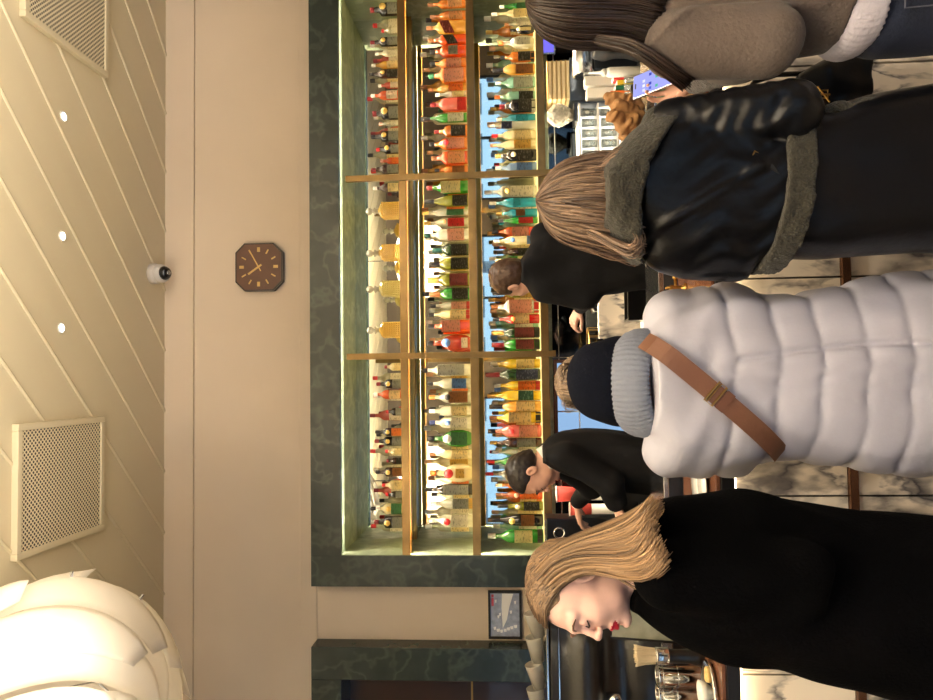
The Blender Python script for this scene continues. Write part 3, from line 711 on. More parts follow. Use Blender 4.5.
o = box('back_worktop', -1.85, 2.9, 3.66, 4.19, .917, .95, STEEL, None, .003); tag(o, 'long steel worktop of the back counter under the bottle shelves', 'worktop')
struct(box('trim_8', CX0+.004, 2.386, 4.191, 4.31, .90, .949, STEEL))

# ---- bottles
PROF = {
 'std': [(.55, 0), (.94, .0), (1, .02), (1, .56), (.97, .61), (.80, .67), (.48, .73), (.36, .78), (.33, .93)],
 'wine': [(.6, 0), (.95, 0), (1, .02), (1, .56), (.92, .62), (.66, .68), (.42, .73), (.36, .78), (.35, .94)],
 'champ': [(.6, 0), (.95, 0), (1, .02), (1, .40), (.93, .50), (.70, .62), (.45, .73), (.34, .82), (.32, .94)],
 'tall': [(.6, 0), (.95, 0), (1, .02), (1, .66), (.85, .71), (.45, .75), (.38, .78), (.38, .93)],
 'square': [(.7, 0), (.96, 0), (1, .02), (1, .60), (.92, .66), (.55, .71), (.36, .75), (.34, .92)],
 'flask': [(.7, 0), (.95, 0), (1, .03), (1, .62), (.80, .70), (.40, .75), (.30, .79), (.28, .93)],
 'round': [(.45, 0), (.55, 0), (.80, .08), (.98, .22), (1, .33), (.92, .47), (.68, .58), (.36, .65), (.28, .72), (.26, .92)],
 'port': [(.6, 0), (.95, 0), (1, .02), (1, .58), (.96, .64), (.60, .69), (.42, .72), (.46, .77), (.36, .83), (.35, .93)],
}
SEC = {'square': (5.0, .8), 'flask': (3.4, .62), 'round': (2.0, .55)}
GL = {'amber': (236, 150, 52), 'orange': (238, 108, 38), 'gold': (240, 190, 84), 'clear': (238, 236, 214), 'frost': (240, 236, 212), 'green': (70, 170, 62), 'dkgreen': (48, 74, 34), 'olive': (150, 152, 40),
      'black': (30, 26, 26), 'brown': (84, 48, 30), 'turq': (70, 186, 200), 'pale': (176, 226, 200), 'yellow': (246, 214, 60), 'red': (214, 50, 44), 'pink': (238, 130, 112), 'cognac': (200, 72, 32), 'blue': (150, 180, 214), 'cream': (246, 232, 184)}
def glm(k): return glassy('bottle glass '+k, GL[k], {'clear': .62, 'frost': .25, 'black': .05, 'cream': .3, 'pale': .45, 'blue': .5}.get(k, .42), tl=.62)
LB = {'grey': (150, 152, 150), 'white': (236, 230, 220), 'pink': (228, 168, 150), 'peach': (230, 176, 130), 'cream': (240, 222, 176), 'dkred': (128, 34, 40), 'black': (34, 32, 34), 'orange': (240, 130, 60), 'red': (206, 40, 44), 'navy': (44, 54, 96), 'gold': (214, 176, 92), 'brown': (150, 96, 56), 'blue': (90, 130, 200), 'silver': (196, 196, 192), 'green': (70, 130, 90), 'turq': (40, 170, 196), 'teal': (40, 90, 80), 'wine': (140, 60, 66)}
def lbm(k):
    nm = 'paper label '+k
    if nm in MATS: return MATS[nm]
    m = mat(nm, LB[k], .55); nt = m.node_tree; L = nt.links.new; b = nt.nodes['Principled BSDF']; tc = nt.nodes.new('ShaderNodeTexCoord')
    mp = nt.nodes.new('ShaderNodeMapping'); mp.inputs['Scale'].default_value = (60, 60, 130); n = nt.nodes.new('ShaderNodeTexNoise'); n.inputs['Scale'].default_value = 1.0; n.inputs['Detail'].default_value = 2
    r = nt.nodes.new('ShaderNodeValToRGB'); r.color_ramp.elements[0].position = .54; r.color_ramp.elements[1].position = .66
    c = srgb(*LB[k]); lum = sum(c[:3])/3; k2 = tuple(x*.55 for x in c[:3]) if lum > .12 else tuple(min(1, x*2+.10) for x in c[:3])
    r.color_ramp.elements[0].color = c; r.color_ramp.elements[1].color = k2+(1,)
    L(tc.outputs['Object'], mp.inputs[0]); L(mp.outputs[0], n.inputs['Vector']); L(n.outputs['Fac'], r.inputs['Fac']); L(r.outputs[0], b.inputs['Base Color']); return m
BOT = {}
def shell(r, z0, z1, a, n, ratio, seg=14, slant=0.0):
    bm = bmesh.new(); vs = []
    for j, z in enumerate((z0, z1)):
        row = []
        for i in range(seg+1):
            t = -pi/2-a+2*a*i/seg; ca, sa = cos(t), sin(t); k = 1.0 if n == 2 else (abs(ca)**n+abs(sa)**n)**(-1.0/n)
            row.append(bm.verts.new((r*k*ca, r*k*sa*ratio, z+slant*ca)))
        vs.append(row)
    for i in range(seg): bm.faces.new((vs[0][i], vs[0][i+1], vs[1][i+1], vs[1][i]))
    bmesh.ops.solidify(bm, geom=bm.faces[:], thickness=.0012); return bm
def mesh_of(key, fn, m, smooth=True):
    if key in BOT: return BOT[key]
    bm = fn(); me = bpy.data.meshes.new('bottle_part'); bm.to_mesh(me); bm.free(); me.materials.append(m)
    if smooth: me.polygons.foreach_set('use_smooth', [True]*len(me.polygons))
    BOT[key] = me; return me
def child(name, me, parent):
    o = bpy.data.objects.new(name, me); COL.objects.link(o); o.parent = parent; return o
def bottle(x, y, z, h, r, kind, glass, label, capc, lbl, group, lz=(.12, .48), emblem=None, band=None, slant=0.0, la=1.15):
    h = round(h, 2); r = round(r*250)/250; n, ratio = SEC.get(kind, (2.0, 1.0)); P = PROF[kind]
    o = empty('liquor_bottle', (x, y, z), lbl, 'bottle', group)
    def body():
        bm = bmesh.new(); lathe(bm, [(max(a*r, .009), b*h) for a, b in P if not (False)], 18, n=n, ratio=ratio); return bm
    child('glass_body', mesh_of(('b', kind, glass, h, r), body, glm(glass)), o)
    def cap():
        bm = bmesh.new(); rr = max(P[-1][0]*r, .009)*1.18; z0 = .86 if kind not in ('wine', 'champ') else .74
        rw = rr if kind not in ('wine', 'champ') else rr*1.08
        lathe(bm, [(rw*.9, z0*h), (rw, z0*h+.002), (rw, h-.003), (rw*.9, h)], 14); return bm
    child('cap', mesh_of(('c', kind, capc, h, r), cap, mat('cap '+capc, LB[capc], .35)), o)
    if label:
        def lab(): return shell(r*1.025, lz[0]*h, lz[1]*h, la, n, ratio, slant=slant)
        child('paper_label', mesh_of(('l', kind, label, h, r, lz, slant, la), lab, lbm(label)), o)
    if band:
        def bnd(): return shell(r*1.02, .015*h, .11*h, pi*.98, n, ratio)
        child('base_band', mesh_of(('d', kind, band, h, r), bnd, mat('band '+band, LB[band], .4)), o)
    if emblem:
        def em():
            bm = bmesh.new(); q = r*.50; lathe(bm, [(q, 0), (q, .0015)], 16, M=Matrix.Translation((0, -r*ratio*1.03, h*.56)) @ Matrix.Rotation(pi/2, 4, 'X')); return bm
        child('emblem', mesh_of(('e', kind, emblem, h, r), em, mat('emblem '+emblem, LB[emblem], .4)), o)
    return o
ORD = ['first', 'second', 'third', 'fourth', 'fifth', 'sixth', 'seventh', 'eighth', 'ninth', 'tenth', 'eleventh', 'twelfth', 'thirteenth', 'fourteenth', 'fifteenth', 'sixteenth', 'seventeenth', 'eighteenth', 'nineteenth', 'twentieth', 'twenty-first', 'twenty-second', 'twenty-third', 'twenty-fourth', 'twenty-fifth']
# (iy0, iy1, V of the top, kind, glass, label, cap, look, options)
T, B_ = {}, {}
D_ = dict(emblem='gold', lz=(.10, .42))
ROWS = {
 0: [(3,16,370,'port','black','grey','dkred','black gold-disc bottle',D_),(27,35,388,'std','clear','white','red','clear red-necked bottle',{}),(37,47,371,'port','black','grey','dkred','black gold-disc bottle',D_),(50,57,376,'std','frost','white','white','frosted white bottle',{}),(59,67,371,'std','gold','cream','white','golden cream-label bottle',{}),(69,79,370,'port','brown','black','black','dark brown gold-disc bottle',D_),(80,87,378,'std','pink','white','white','pale pink bottle',{}),
     (91,100,371,'std','orange','white','white','orange white-label bottle',{}),(107,120,372,'port','black','grey','dkred','black gold-disc bottle',D_),(121,127,380,'std','clear','white','pink','slim clear bottle',{}),(131,142,371,'port','black','grey','black','black gold-disc bottle',D_),(145,154,376,'port','black','grey','red','small black gold-disc bottle',D_),(156,163,380,'std','orange','orange','pink','orange bottle',{}),(165,174,372,'port','brown','grey','dkred','dark red-necked grey-label bottle',{}),
     (183,193,374,'std','brown','cream','white','brown clear-necked bottle',{}),
     (363,371,384,'std','cream','cream','dkred','small cream red-necked bottle',{}),(379,389,376,'port','black','grey','dkred','black gold-disc bottle',D_),(390,399,374,'std','orange','cream','white','orange cream-label bottle',{}),(408,416,385,'std','black','grey','red','small dark red-necked bottle',{}),(428,436,375,'port','black','orange','black','black orange-label gold-disc bottle',dict(emblem='gold',lz=(.06,.44))),(437,446,374,'port','black','grey','dkred','black gold-disc bottle',D_),(448,455,388,'std','cream','cream','red','cream red-necked bottle',{}),(458,465,390,'std','brown','black','dkred','small dark bottle',{}),(467,477,376,'port','brown','brown','black','brown gold-disc bottle',D_),(480,490,382,'std','cream','cream','red','cream red-necked bottle',{}),(491,498,386,'std','black','grey','red','small black red-necked bottle',{}),(503,514,376,'flask','cream','green','white','cream green-label flask',dict(emblem='gold')),(516,528,374,'port','black','grey','dkred','black gold-disc bottle',D_)],
 1: [(0,8,428,'square','amber','peach','brown','square amber peach-label bottle',{}),(9,18,430,'std','amber','peach','brown','amber peach-label bottle',{}),(21,34,426,'flask','gold','dkred','brown','golden flask, slanted dark red label',dict(slant=.022,lz=(.38,.62))),(35,45,428,'square','orange','black','brown','orange square bottle, slanted black label',dict(slant=.02,lz=(.30,.56))),(46,57,430,'square','orange','grey','black','square orange bottle, grey label',dict(lz=(.25,.5),la=.8)),(58,69,430,'std','amber','pink','black','amber pink-label bottle',dict(lz=(.16,.55))),(69,82,428,'square','amber','pink','green','square amber bottle, big pale-pink label',dict(lz=(.1,.6),la=1.4)),(83,92,428,'std','gold','orange','brown','golden orange-label bottle',{}),
     (91,98,436,'std','clear','yellow' if False else 'cream','white','clear cream-label bottle',{}),(98,111,430,'flask','pink','red','dkred','peach flask, red label',dict(lz=(.05,.28))),(113,123,424,'std','green','white','black','bright green bottle, white label',dict(lz=(.10,.46))),(126,137,434,'square','amber','black','dkred','amber bottle, black label',dict(lz=(.08,.5))),(138,150,430,'std','amber','pink','black','amber bottle, pink red-dot label',dict(emblem='red',lz=(.1,.56))),(152,164,432,'square','orange','peach','brown','square orange bottle, peach label',dict(lz=(.1,.55))),(166,174,434,'std','amber','brown','black','amber brown-label bottle',{}),
     (181,194,427,'std','green','cream','dkred','green bottle, cream label',dict(lz=(.20,.66))),(195,207,424,'champ','olive','black','black','olive champagne bottle, black label',dict(lz=(.04,.36))),(209,216,422,'tall','clear','green','yellow' if False else 'gold','tall clear bottle, green label',{}),(217,226,424,'std','clear','red','gold','clear bottle, red picture label',dict(emblem='peach')),(229,241,424,'square','clear','pink','teal','clear bottle, pink label, dark green neck',{}),(244,256,432,'wine','dkgreen','black','teal','dark wine bottle, black label',dict(lz=(.08,.5))),(258,270,430,'wine','olive','black','black','olive wine bottle, black label',dict(lz=(.05,.46))),
     (273,287,428,'wine','olive','wine','gold','olive wine bottle, wine-red label',dict(lz=(.06,.48))),(288,300,430,'wine','green','black','brown','green wine bottle, black label',dict(lz=(.06,.44))),(301,309,430,'std','clear','pink','black','clear bottle, pink print label',dict(band='red')),(310,319,428,'std','cream','cream','black','cream bottle, red base',dict(band='red')),(320,332,429,'square','orange','pink','black','orange square bottle, pink label',dict(lz=(.25,.68))),(334,352,427,'round','cognac','white','black','round red-amber flask, blue emblem',dict(emblem='blue',lz=(.08,.22),la=.6)),
     (364,376,420,'std','frost','silver','black','frosted bottle, silver label',dict(lz=(.14,.66))),(378,389,427,'std','clear','blue','black','clear bottle, blue-grey label',dict(lz=(.12,.44))),(391,403,430,'std','clear','brown','orange','clear bottle, brown label',dict(emblem='black',lz=(.10,.54))),(406,416,429,'tall','frost','cream','white','tall frosted cream bottle',{}),(417,428,429,'tall','frost','white','navy','frosted bottle, blue emblem, navy cap',dict(emblem='blue')),(430,447,428,'round','green','green','black','round green bottle, gold-black neck',dict(emblem='silver',la=.8)),(450,459,430,'std','cream','cream','brown','pale cream bottle',{}),
     (463,483,430,'round','cream','gold','orange','round cream bottle, red and gold disc',dict(emblem='red',lz=(.2,.4),la=.5)),(484,495,426,'std','black','silver','black','silver-label bottle, black neck',dict(lz=(.10,.62))),(498,509,430,'std','clear','grey','white','clear bottle, grey and gold label',dict(band='gold')),(514,527,428,'std','frost','white','white','white bottle, red emblem',dict(emblem='red'))],
 2: [(0,7,500,'std','green','green','white','pale green bottle',{}),(8,18,492,'round','cream','cream','white','round cream bottle',{}),(19,24,504,'tall','clear','white','brown','slim clear bottle',{}),(25,35,506,'round','black','cream','brown','dark round bottle, cream disc',dict(emblem='cream',la=.4)),(35,50,498,'round','frost','silver','orange','white round bottle, silver disc',dict(emblem='silver',la=.5)),(52,62,501,'square','amber','black','black','patterned amber square bottle',dict(band='black')),(64,75,493,'wine','gold','brown','black','golden patterned bottle, dark neck',dict(lz=(.05,.45))),(77,88,495,'flask','pale','silver','white','pale green slab bottle, silver label',dict(lz=(.06,.55),la=1.3)),
     (90,99,494,'square','pale','black','orange','pale green bottle, black label',dict(lz=(.05,.4))),(100,112,500,'square','black','black','dkred','black square bottle',dict(band='silver')),(113,121,497,'square','turq','turq','white','turquoise square bottle',dict(lz=(.2,.5))),(121,129,489,'std','clear','navy','white','clear bottle, navy label',dict(lz=(.5,.72))),(130,140,491,'flask','cream','cream','red','cream yellow flask',{}),(140,149,491,'std','cream','gold','peach','cream bottle, gold label',{}),(150,161,496,'square','black','black','gold','black bottle, pale diamond emblem',dict(emblem='cream')),(163,172,496,'square','blue','blue','white','pale blue square bottle',{}),
     (186,197,484,'square','clear','white','silver','clear square bottle, gold emblem, pale label',dict(emblem='gold',lz=(.08,.66),la=1.3)),(198,207,490,'std','turq','turq','white','turquoise bottle',dict(lz=(.35,.5))),(208,216,496,'square','turq','brown','gold','turquoise square bottle, brown label',dict(lz=(.3,.52),la=.7)),(217,224,498,'std','green','red','black','small green bottle, red label',{}),(226,235,491,'square','orange','pink','black','orange square bottle, pink label',dict(lz=(.2,.56))),(236,245,493,'std','cream','blue','white','cream bottle, blue disc',dict(emblem='blue',lz=(.1,.25))),(247,255,497,'std','brown','black','black','dark brown bottle',{}),(256,264,496,'std','green','cream','cream','green cream-cap bottle',{}),(268,277,492,'std','clear','white','black','clear bottle behind the standing bartender',{}),
     (288,298,492,'wine','olive','gold','black','yellow-green wine bottle',dict(lz=(.1,.4))),(300,313,491,'square','clear','pink','brown','clear bottle, pink label, red base',dict(band='red',lz=(.16,.62))),(314,324,493,'std','red','cream','black','red bottle, cream label',dict(lz=(.22,.56),emblem='orange')),(327,338,492,'wine','dkgreen','wine','gold','dark green bottle, wine-red label',dict(band='black',lz=(.12,.52))),(339,350,492,'wine','green','wine','dkred','green bottle, wine-red label, black base',dict(band='black',lz=(.12,.5))),
     (359,368,490,'std','yellow','cream','white','yellow bottle, cream label',{}),(369,380,485,'wine','dkgreen','navy','dkred','dark bottle, navy label, red neck',dict(lz=(.05,.44))),(381,390,494,'std','yellow','orange','silver','lemon yellow bottle, orange label',dict(band='red')),(391,400,488,'square','yellow','teal','gold','yellow square bottle, teal label',dict(lz=(.14,.42))),(401,412,489,'wine','gold','cream','black','golden wine bottle, cream label',{}),(412,423,490,'square','yellow','cream','brown','yellow square bottle, black base',dict(band='black',lz=(.2,.62))),(425,437,488,'std','pink','pink','black','pink bottle, black cap',dict(lz=(.08,.42),emblem='red')),(438,447,490,'std','brown','grey','gold','dark bottle, grey label',{}),(449,456,492,'std','clear','white','silver','clear silver-cap bottle',{}),(457,466,486,'std','green','green','red','green red-capped bottle',dict(lz=(.15,.5))),(470,479,486,'std','clear','red','red','clear red-capped bottle',{}),(481,489,496,'std','amber','peach','cream','amber bottle behind the leaning bartender',{}),(491,500,496,'std','orange','orange','peach','orange round-label bottle',dict(emblem='peach')),(501,511,498,'champ','olive','black','black','olive wine bottle, round black label',dict(emblem='cream',lz=(.08,.42))),(514,526,488,'champ','black','brown','black','black long-necked bottle, brown label',dict(emblem='gold',lz=(.16,.4))),(529,543,488,'std','green','cream','white','green bottle, cream label, black base',dict(band='black',lz=(.2,.52)))],
}
BAYN = ['picture-side bay', 'middle bay', 'far bay']
YBOT = 4.215
for si, rows in ROWS.items():
    z = SH[si]; V0 = (405, 470, 541)[si]; cnt = {0: [], 1: [], 2: []}
    for r in rows:
        x = A(V0-20, (r[0]+r[1])/2, YBOT).x
        cnt[0 if x < PX[0] else (1 if x < PX[1] else 2)].append((x, r))
    for b, items in cnt.items():
        items.sort(key=lambda q: q[0])
        for k, (x, (i0, i1, vt, kind, gl, lab, capc, look, kw)) in enumerate(items):
            h = A(vt, (i0+i1)/2, YBOT).z-z; rad = (i1-i0)/2/FPX*YBOT*.98
            if k: rad = min(rad, .055)
            lb = '%s, %s shelf, %s, %s from picture side' % (look, sname[si], BAYN[b], ORD[k + (4 if (si == 0 and b == 1) else 0)])
            bottle(x, YBOT+(.03 if (k % 2 and rad < .028) else 0), z+.0005, max(.12, h), rad, kind, gl, lab, capc, lb, 'bottles on the %s shelf' % sname[si], **kw)
# a second row stands behind, glimpsed between the front bottles
BK = {0: [('std', 'clear', 'white', 'red', 'clear red-capped bottle'), ('std', 'frost', 'white', 'white', 'pale frosted bottle'), ('std', 'pink', 'white', 'dkred', 'pale pink bottle'), ('std', 'clear', 'cream', 'black', 'clear cream-label bottle')],
      1: [('std', 'gold', 'orange', 'brown', 'golden bottle'), ('tall', 'clear', 'cream', 'white', 'tall clear bottle'), ('std', 'amber', 'cream', 'black', 'amber bottle'), ('std', 'cream', 'gold', 'peach', 'cream bottle'), ('tall', 'frost', 'white', 'silver', 'tall frosted bottle')],
      2: [('std', 'cream', 'cream', 'peach', 'cream peach-cap bottle'), ('tall', 'clear', 'silver', 'silver', 'clear silver-cap bottle'), ('std', 'pale', 'white', 'white', 'pale green white-cap bottle'), ('std', 'amber', 'cream', 'gold', 'amber gold-cap bottle'), ('tall', 'clear', 'white', 'blue', 'clear blue-cap bottle')]}
rb = random.Random(11)
for si in range(3):
    for b, (x0, x1) in enumerate(BAYS):
        if si == 0 and b == 1: continue
        n = (9, 10, 11)[si]
        for k in range(n):
            x = x0+.05+(x1-x0-.10)*(k+.5)/n+rb.uniform(-.012, .012); kd, gl, lb_, cp, look = BK[si][(k*3+b*2+si) % len(BK[si])]
            if si == 1 and b != 2 and gl in ('amber', 'gold'): gl, look = 'clear', 'clear bottle'
            h = (rb.choice((.20, .22, .24)), rb.choice((.29, .31, .27)), rb.choice((.28, .30, .31)))[si]
            bottle(x, 4.355, SH[si]+.0005, h, rb.choice((.032, .036)), kd, gl, lb_, cp, '%s in the back row, %s shelf, %s, %s from picture side' % (look, sname[si], BAYN[b], ORD[k]), 'back row bottles on the %s shelf' % sname[si])
# cut glass decanters on the top shelf
def decanter(x, y, z, lbl, gm):
    o = empty('crystal_decanter', (x, y, z), lbl, 'decanter', 'cut glass decanters on the top shelf')
    bm = bmesh.new(); s, h = .043, .125; N = 7
    for side in range(4):                                   # diamond cut faces: every cell a small pyramid
        R = Matrix.Rotation(side*pi/2, 4, 'Z')
        def P(u, v, d): return R @ Vector((u*s, -s-d, v))
        for i in range(N):
            for j in range(9):
                u0, u1 = -1+2*i/N, -1+2*(i+1)/N; v0, v1 = h*j/9, h*(j+1)/9
                c = [bm.verts.new(P(u0, v0, 0)), bm.verts.new(P(u1, v0, 0)), bm.verts.new(P(u1, v1, 0)), bm.verts.new(P(u0, v1, 0))]; m_ = bm.verts.new(P((u0+u1)/2, (v0+v1)/2, .006))
                for a in range(4): bm.faces.new((c[a], c[(a+1) % 4], m_))
    bmesh.ops.remove_doubles(bm, verts=bm.verts, dist=1e-5)
    lathe(bm, [(s*1.0, h), (s*.9, h+.008), (.022, h+.016), (.015, h+.022)], 16, n=4); lathe(bm, [(s*.99, 0), (s*.99, .003)], 16, n=8)
    obj('cut_body', bm, gm, o)
    bm = bmesh.new(); lathe(bm, [(.015, h+.022), (.013, h+.038), (.022, h+.046), (.023, h+.050), (.012, h+.054)], 16); obj('neck', bm, CLEARG2, o, True)
    bm = bmesh.new(); lathe(bm, [(.009, h+.052), (.011, h+.062), (.020, h+.070), (.023, h+.082), (.018, h+.096), (.006, h+.102)], 16); obj('stopper', bm, CLEARG2, o, True)
CLEARG2 = glassy('stopper glass', (222, 216, 196), .5, .03, .5, .6)
AMB = glassy('amber crystal', (252, 218, 118), .36, .04, .35, .7); PALE = glassy('pale crystal', (246, 232, 160), .35, .04, .35, .7)
for k, (iy, gm, lk) in enumerate([(330, AMB, 'deep amber'), (289, PALE, 'palest'), (253, AMB, 'amber'), (211, AMB, 'amber')]):
    decanter(A(388, iy, 4.21).x, 4.21, SH[0]+.0005, '%s cut glass decanter with ball stopper, top shelf, %s from the framed picture side' % (lk, ORD[k]), gm)

# ================================================================== THE BAR IN FRONT
YBF, YBB, ZB = 2.30, 2.74, 1.05
bar = empty('bar_counter', (0, 2.45, 0), 'long bar with a reddish wood top and white grey-veined marble front', 'bar counter'); q = -2.45
box('wood_top', -2.6, 2.6, YBF+q, YBB+q, ZB-.012, ZB, WOOD, bar, .002); box('edge_moulding', -2.6, 2.6, YBF-.012+q, YBF+.03+q, ZB-.055, ZB-.0125, BLACK, bar, .004)
seams = [-2.37, -1.52, -.953, -.389, .315, 1.013, 1.72, 2.6]
for a, b in zip([-2.6]+seams, seams):
    for z0, z1 in ((.632, ZB-.056), (.06, .603)): box('marble_slab', a+.003, b-.003, 2.325+q, 2.345+q, z0, z1, WHITEM, bar, .001)
box('dark_core', -2.6, 2.6, 2.347+q, 2.60+q, 0, ZB-.057, BLACKM, bar)
box('light_strip', -2.59, 2.59, 2.300+q, 2.312+q, ZB-.062, ZB-.0555, emis('bar led', (255, 226, 176), 6.0), bar)
box('bronze_rail', -2.6, 2.6, 2.308+q, 2.346+q, .604, .631, mat('bronze rail', (120, 84, 62), .25, .8), bar, .003)
o = empty('speed_rail', (0, 2.9, 1.12), 'brushed steel raised ledge behind the wood bar top', 'bar ledge')
box('ledge', -2.6, 2.6, -.14, .12, -.02, 0, STEEL, o, .003); box('ledge_front', -2.6, 2.6, -.138, -.12, -.10, -.0205, DSTEEL, o); box('support', -2.6, 2.6, -.10, .10, -1.12, -.022, BLACK, o)

# ---------------- espresso machine and things at the near end of the bar
e0 = A(548, 624, 2.72); ex1 = e0.x
em = empty('espresso_machine', (ex1-.43, 2.88, 1.121), 'large glossy black espresso machine standing on the bar beside the blonde woman', 'coffee machine')
S = Sdf((-.48, -.26, -.01), (.48, .26, .56), .008)
S.loft(Loft([(.012, 0, .02, .42, .17, 8), (.10, 0, .02, .41, .165, 8), (.20, -.01, .03, .39, .13, 6), (.30, -.0, .0, .40, .17, 5), (.40, .0, -.01, .42, .185, 5), (.50, 0, 0, .425, .17, 6)], .05), .01)
S.rc((-.36, -.20, .34), (.34, -.16, .34), .05, .05, .05)
S.mesh('body', BLACK, em); em.scale = (1, .8, .9)
bm = bmesh.new(); bx(bm, -.43, .43, -.18, .18, .503, .512, .002); tube(bm, [(.427, -.17, .495), (.428, -.185, .40), (.41, -.16, .29), (.40, -.11, .2), (.415, -.15, .1)], .004, 6); tube(bm, [(-.43, -.19, .46), (.43, -.19, .46)], .004, 6); obj('chrome_trim', bm, CHROME, em)
bm = bmesh.new(); bx(bm, -.40, .40, -.20, .0, .0, .035, .004); obj('drip_tray', bm, STEEL, em)
for x in (-.2, .12):
    bm = bmesh.new(); lathe(bm, [(.035, .20), (.038, .21), (.038, .26)], 20, c=(x, -.14, 0)); gh = obj('group_head', bm, CHROME, em, True)
    bm = bmesh.new(); tube(bm, [(x, -.17, .215), (x, -.27, .205)], .011, 8); obj('portafilter_handle', bm, BLACKM, gh)
for k in range(7):   # pile of nested translucent cups lying along the top of the machine
    c = (ex1-.03-.099*k, 2.80+.010*(k % 2), 1.121+.513*.9+.036)
    bm = bmesh.new(); Mt = Matrix.Rotation(radians(76+6*(k % 2)), 4, 'Y') @ Matrix.Rotation(.4*k, 4, 'Z')
    lathe(bm, [(.024, -.045), (.025, -.046), (.035, .046), (.036, .049), (.034, .048), (.023, -.04)], 16, caps=False, M=Mt)
    o = obj('glass_tumbler', bm, glassy('cloudy cup', (242, 238, 226), .22, .08, .3, .6), None, True); o.location = c
    tag(o, 'cloudy tumbler lying on the espresso machine, %s counted from the blonde woman' % ORD[k], 'tumbler', 'tumblers lying on the espresso machine')
# grey card holder behind the woman's face
c = A(618, 628, 2.56); o = empty('card_stand', (c.x, 2.58, ZB+.001), 'grey card in a dark edged stand behind the blonde woman\'s face', 'card stand')
Mt = Matrix.Rotation(radians(-10), 4, 'X'); box('card', -.055, .055, -.004, .004, .01, .30, mat('grey green card', (132, 134, 120), .3, var=.2, vscale=20), o, 0, Mt); box('edge', -.063, -.055, -.006, .006, .0, .305, BLACK, o, 0, Mt); box('foot', -.06, .06, -.03, .03, 0, .012, BLACK, o)
# crumpled napkin
c = A(655, 640, 2.42); S = Sdf((c.x-.10, 2.30, ZB-.01), (c.x+.10, 2.48, ZB+.2), .005)
rr = random.Random(4)
for k in range(7):
    a = rr.uniform(0, 6.28); p = Vector((c.x, 2.385, ZB+.012)); q = p+Vector((cos(a)*.055, sin(a)*.04, rr.uniform(.06, .14))); S.rc(p, q, .012, .005, .004); S.rc(q, q+Vector((rr.uniform(-.04, .04), 0, -.03)), .007, .004, .004)
o = S.mesh('napkin', mat('white paper', (236, 232, 224), .7, bump=.3, bscale=60)); tag(o, 'crumpled white paper napkin on the bar by the blonde woman', 'napkin')
# brush standing on its handle
c = Az(687, 656, ZB); c.y = 2.52; c.x = A(660, 656, 2.52).x
o = empty('bar_brush', (c.x, 2.52, ZB), 'upright brush with pale bristles and black and chrome handle', 'brush')
bm = bmesh.new(); lathe(bm, [(.030, 0), (.033, .004), (.030, .03), (.024, .05), (.023, .12), (.028, .15), (.026, .165)], 20); obj('handle', bm, BLACK, o, True)
bm = bmesh.new(); lathe(bm, [(.029, .12), (.030, .122), (.030, .16), (.028, .164)], 20); obj('ferrule', bm, CHROME, o, True)
bm = bmesh.new()
for k in range(260):
    a = rr.uniform(0, 6.28); q = sqrt(rr.random()); x, y = q*.025*cos(a), q*.025*sin(a); tube(bm, [(x, y, .16), (x*1.15, y*1.15, .20), (x*1.42, y*1.42, .232+rr.uniform(-.004, .003))], .0016, 4)
obj('bristles', bm, mat('pale bristle', (222, 206, 174), .7), o)
# steel beakers
for k, (iy, Y, hh, lb) in enumerate([(676, 2.55, .155, 'nearer the brush'), (695, 2.58, .15, 'farther from the brush'), (722, 2.54, .15, 'at the edge of the picture')]):
    c = A(666, iy, Y); o = empty('steel_beaker', (c.x, Y, ZB), 'shiny steel beaker with a ridged rim, %s' % lb, 'beaker', 'steel beakers on the bar')
    bm = bmesh.new(); lathe(bm, [(.030, 0), (.032, .002), (.038, hh-.01), (.040, hh-.004), (.038, hh), (.036, hh-.004), (.030, .012)], 24, caps=False); lathe(bm, [(.031, .004), (.029, .010)], 24); obj('cup', bm, CHROME, o, True)
    for nm, r_, z_ in (('rim_ridge', .0385, hh-.018), ('body_ridge', .0365, hh*.55)):
        bm = bmesh.new(); tube(bm, [(r_*cos(a*pi/12), r_*sin(a*pi/12), z_) for a in range(24)], .0018, 6, closed=True); obj(nm, bm, CHROME, o, True)
# oval steel tray, bowl and lemon wedge
c = Az(702, 682, ZB); tx = c.x; ty = 2.405
o = empty('serving_tray', (tx-.02, ty, ZB), 'oval polished steel tray at the front of the bar', 'tray')
bm = bmesh.new(); lathe(bm, [(.10, .002), (.13, .004), (.148, .018), (.15, .019), (.132, .0015), (.10, 0)], 32, ratio=.58, caps=False); lathe(bm, [(.11, .0005), (.11, .003)], 32, ratio=.58); obj('dish', bm, CHROME, o, True)
o = empty('porcelain_bowl', (A(695, 694, 2.39).x, 2.40, ZB+.0035), 'small white porcelain bowl on the oval steel tray', 'bowl')
bm = bmesh.new(); lathe(bm, [(.018, 0), (.019, .003), (.034, .022), (.040, .042), (.0385, .042), (.030, .020), (.012, .008)], 24, caps=False); lathe(bm, [(.018, .001), (.013, .008)], 20); obj('wall', bm, WHITEC, o, True)
c = A(697, 674, 2.39); S = Sdf((c.x-.04, 2.35, ZB-.01), (c.x+.04, 2.44, ZB+.05), .003); S.rc((c.x-.014, 2.39, ZB+.018), (c.x+.014, 2.39, ZB+.02), .014, .012); o = S.mesh('butter_curl', mat('pale yellow peel', (226, 190, 120), .5)); tag(o, 'pale yellow lemon twist lying on the oval steel tray', 'garnish')
# plate on the bar between white coat and black coat
c = Az(696, 486, ZB); o = empty('bar_plate', (c.x+.02, 2.46, ZB), 'white plate with a thin rim on the bar between the white and black coats', 'plate')
bm = bmesh.new(); lathe(bm, [(.05, 0), (.06, .002), (.095, .014), (.098, .016), (.062, .006), (.05, .005)], 32, caps=False); lathe(bm, [(.055, .0005), (.055, .0055)], 32); obj('dish', bm, WHITEC, o, True)
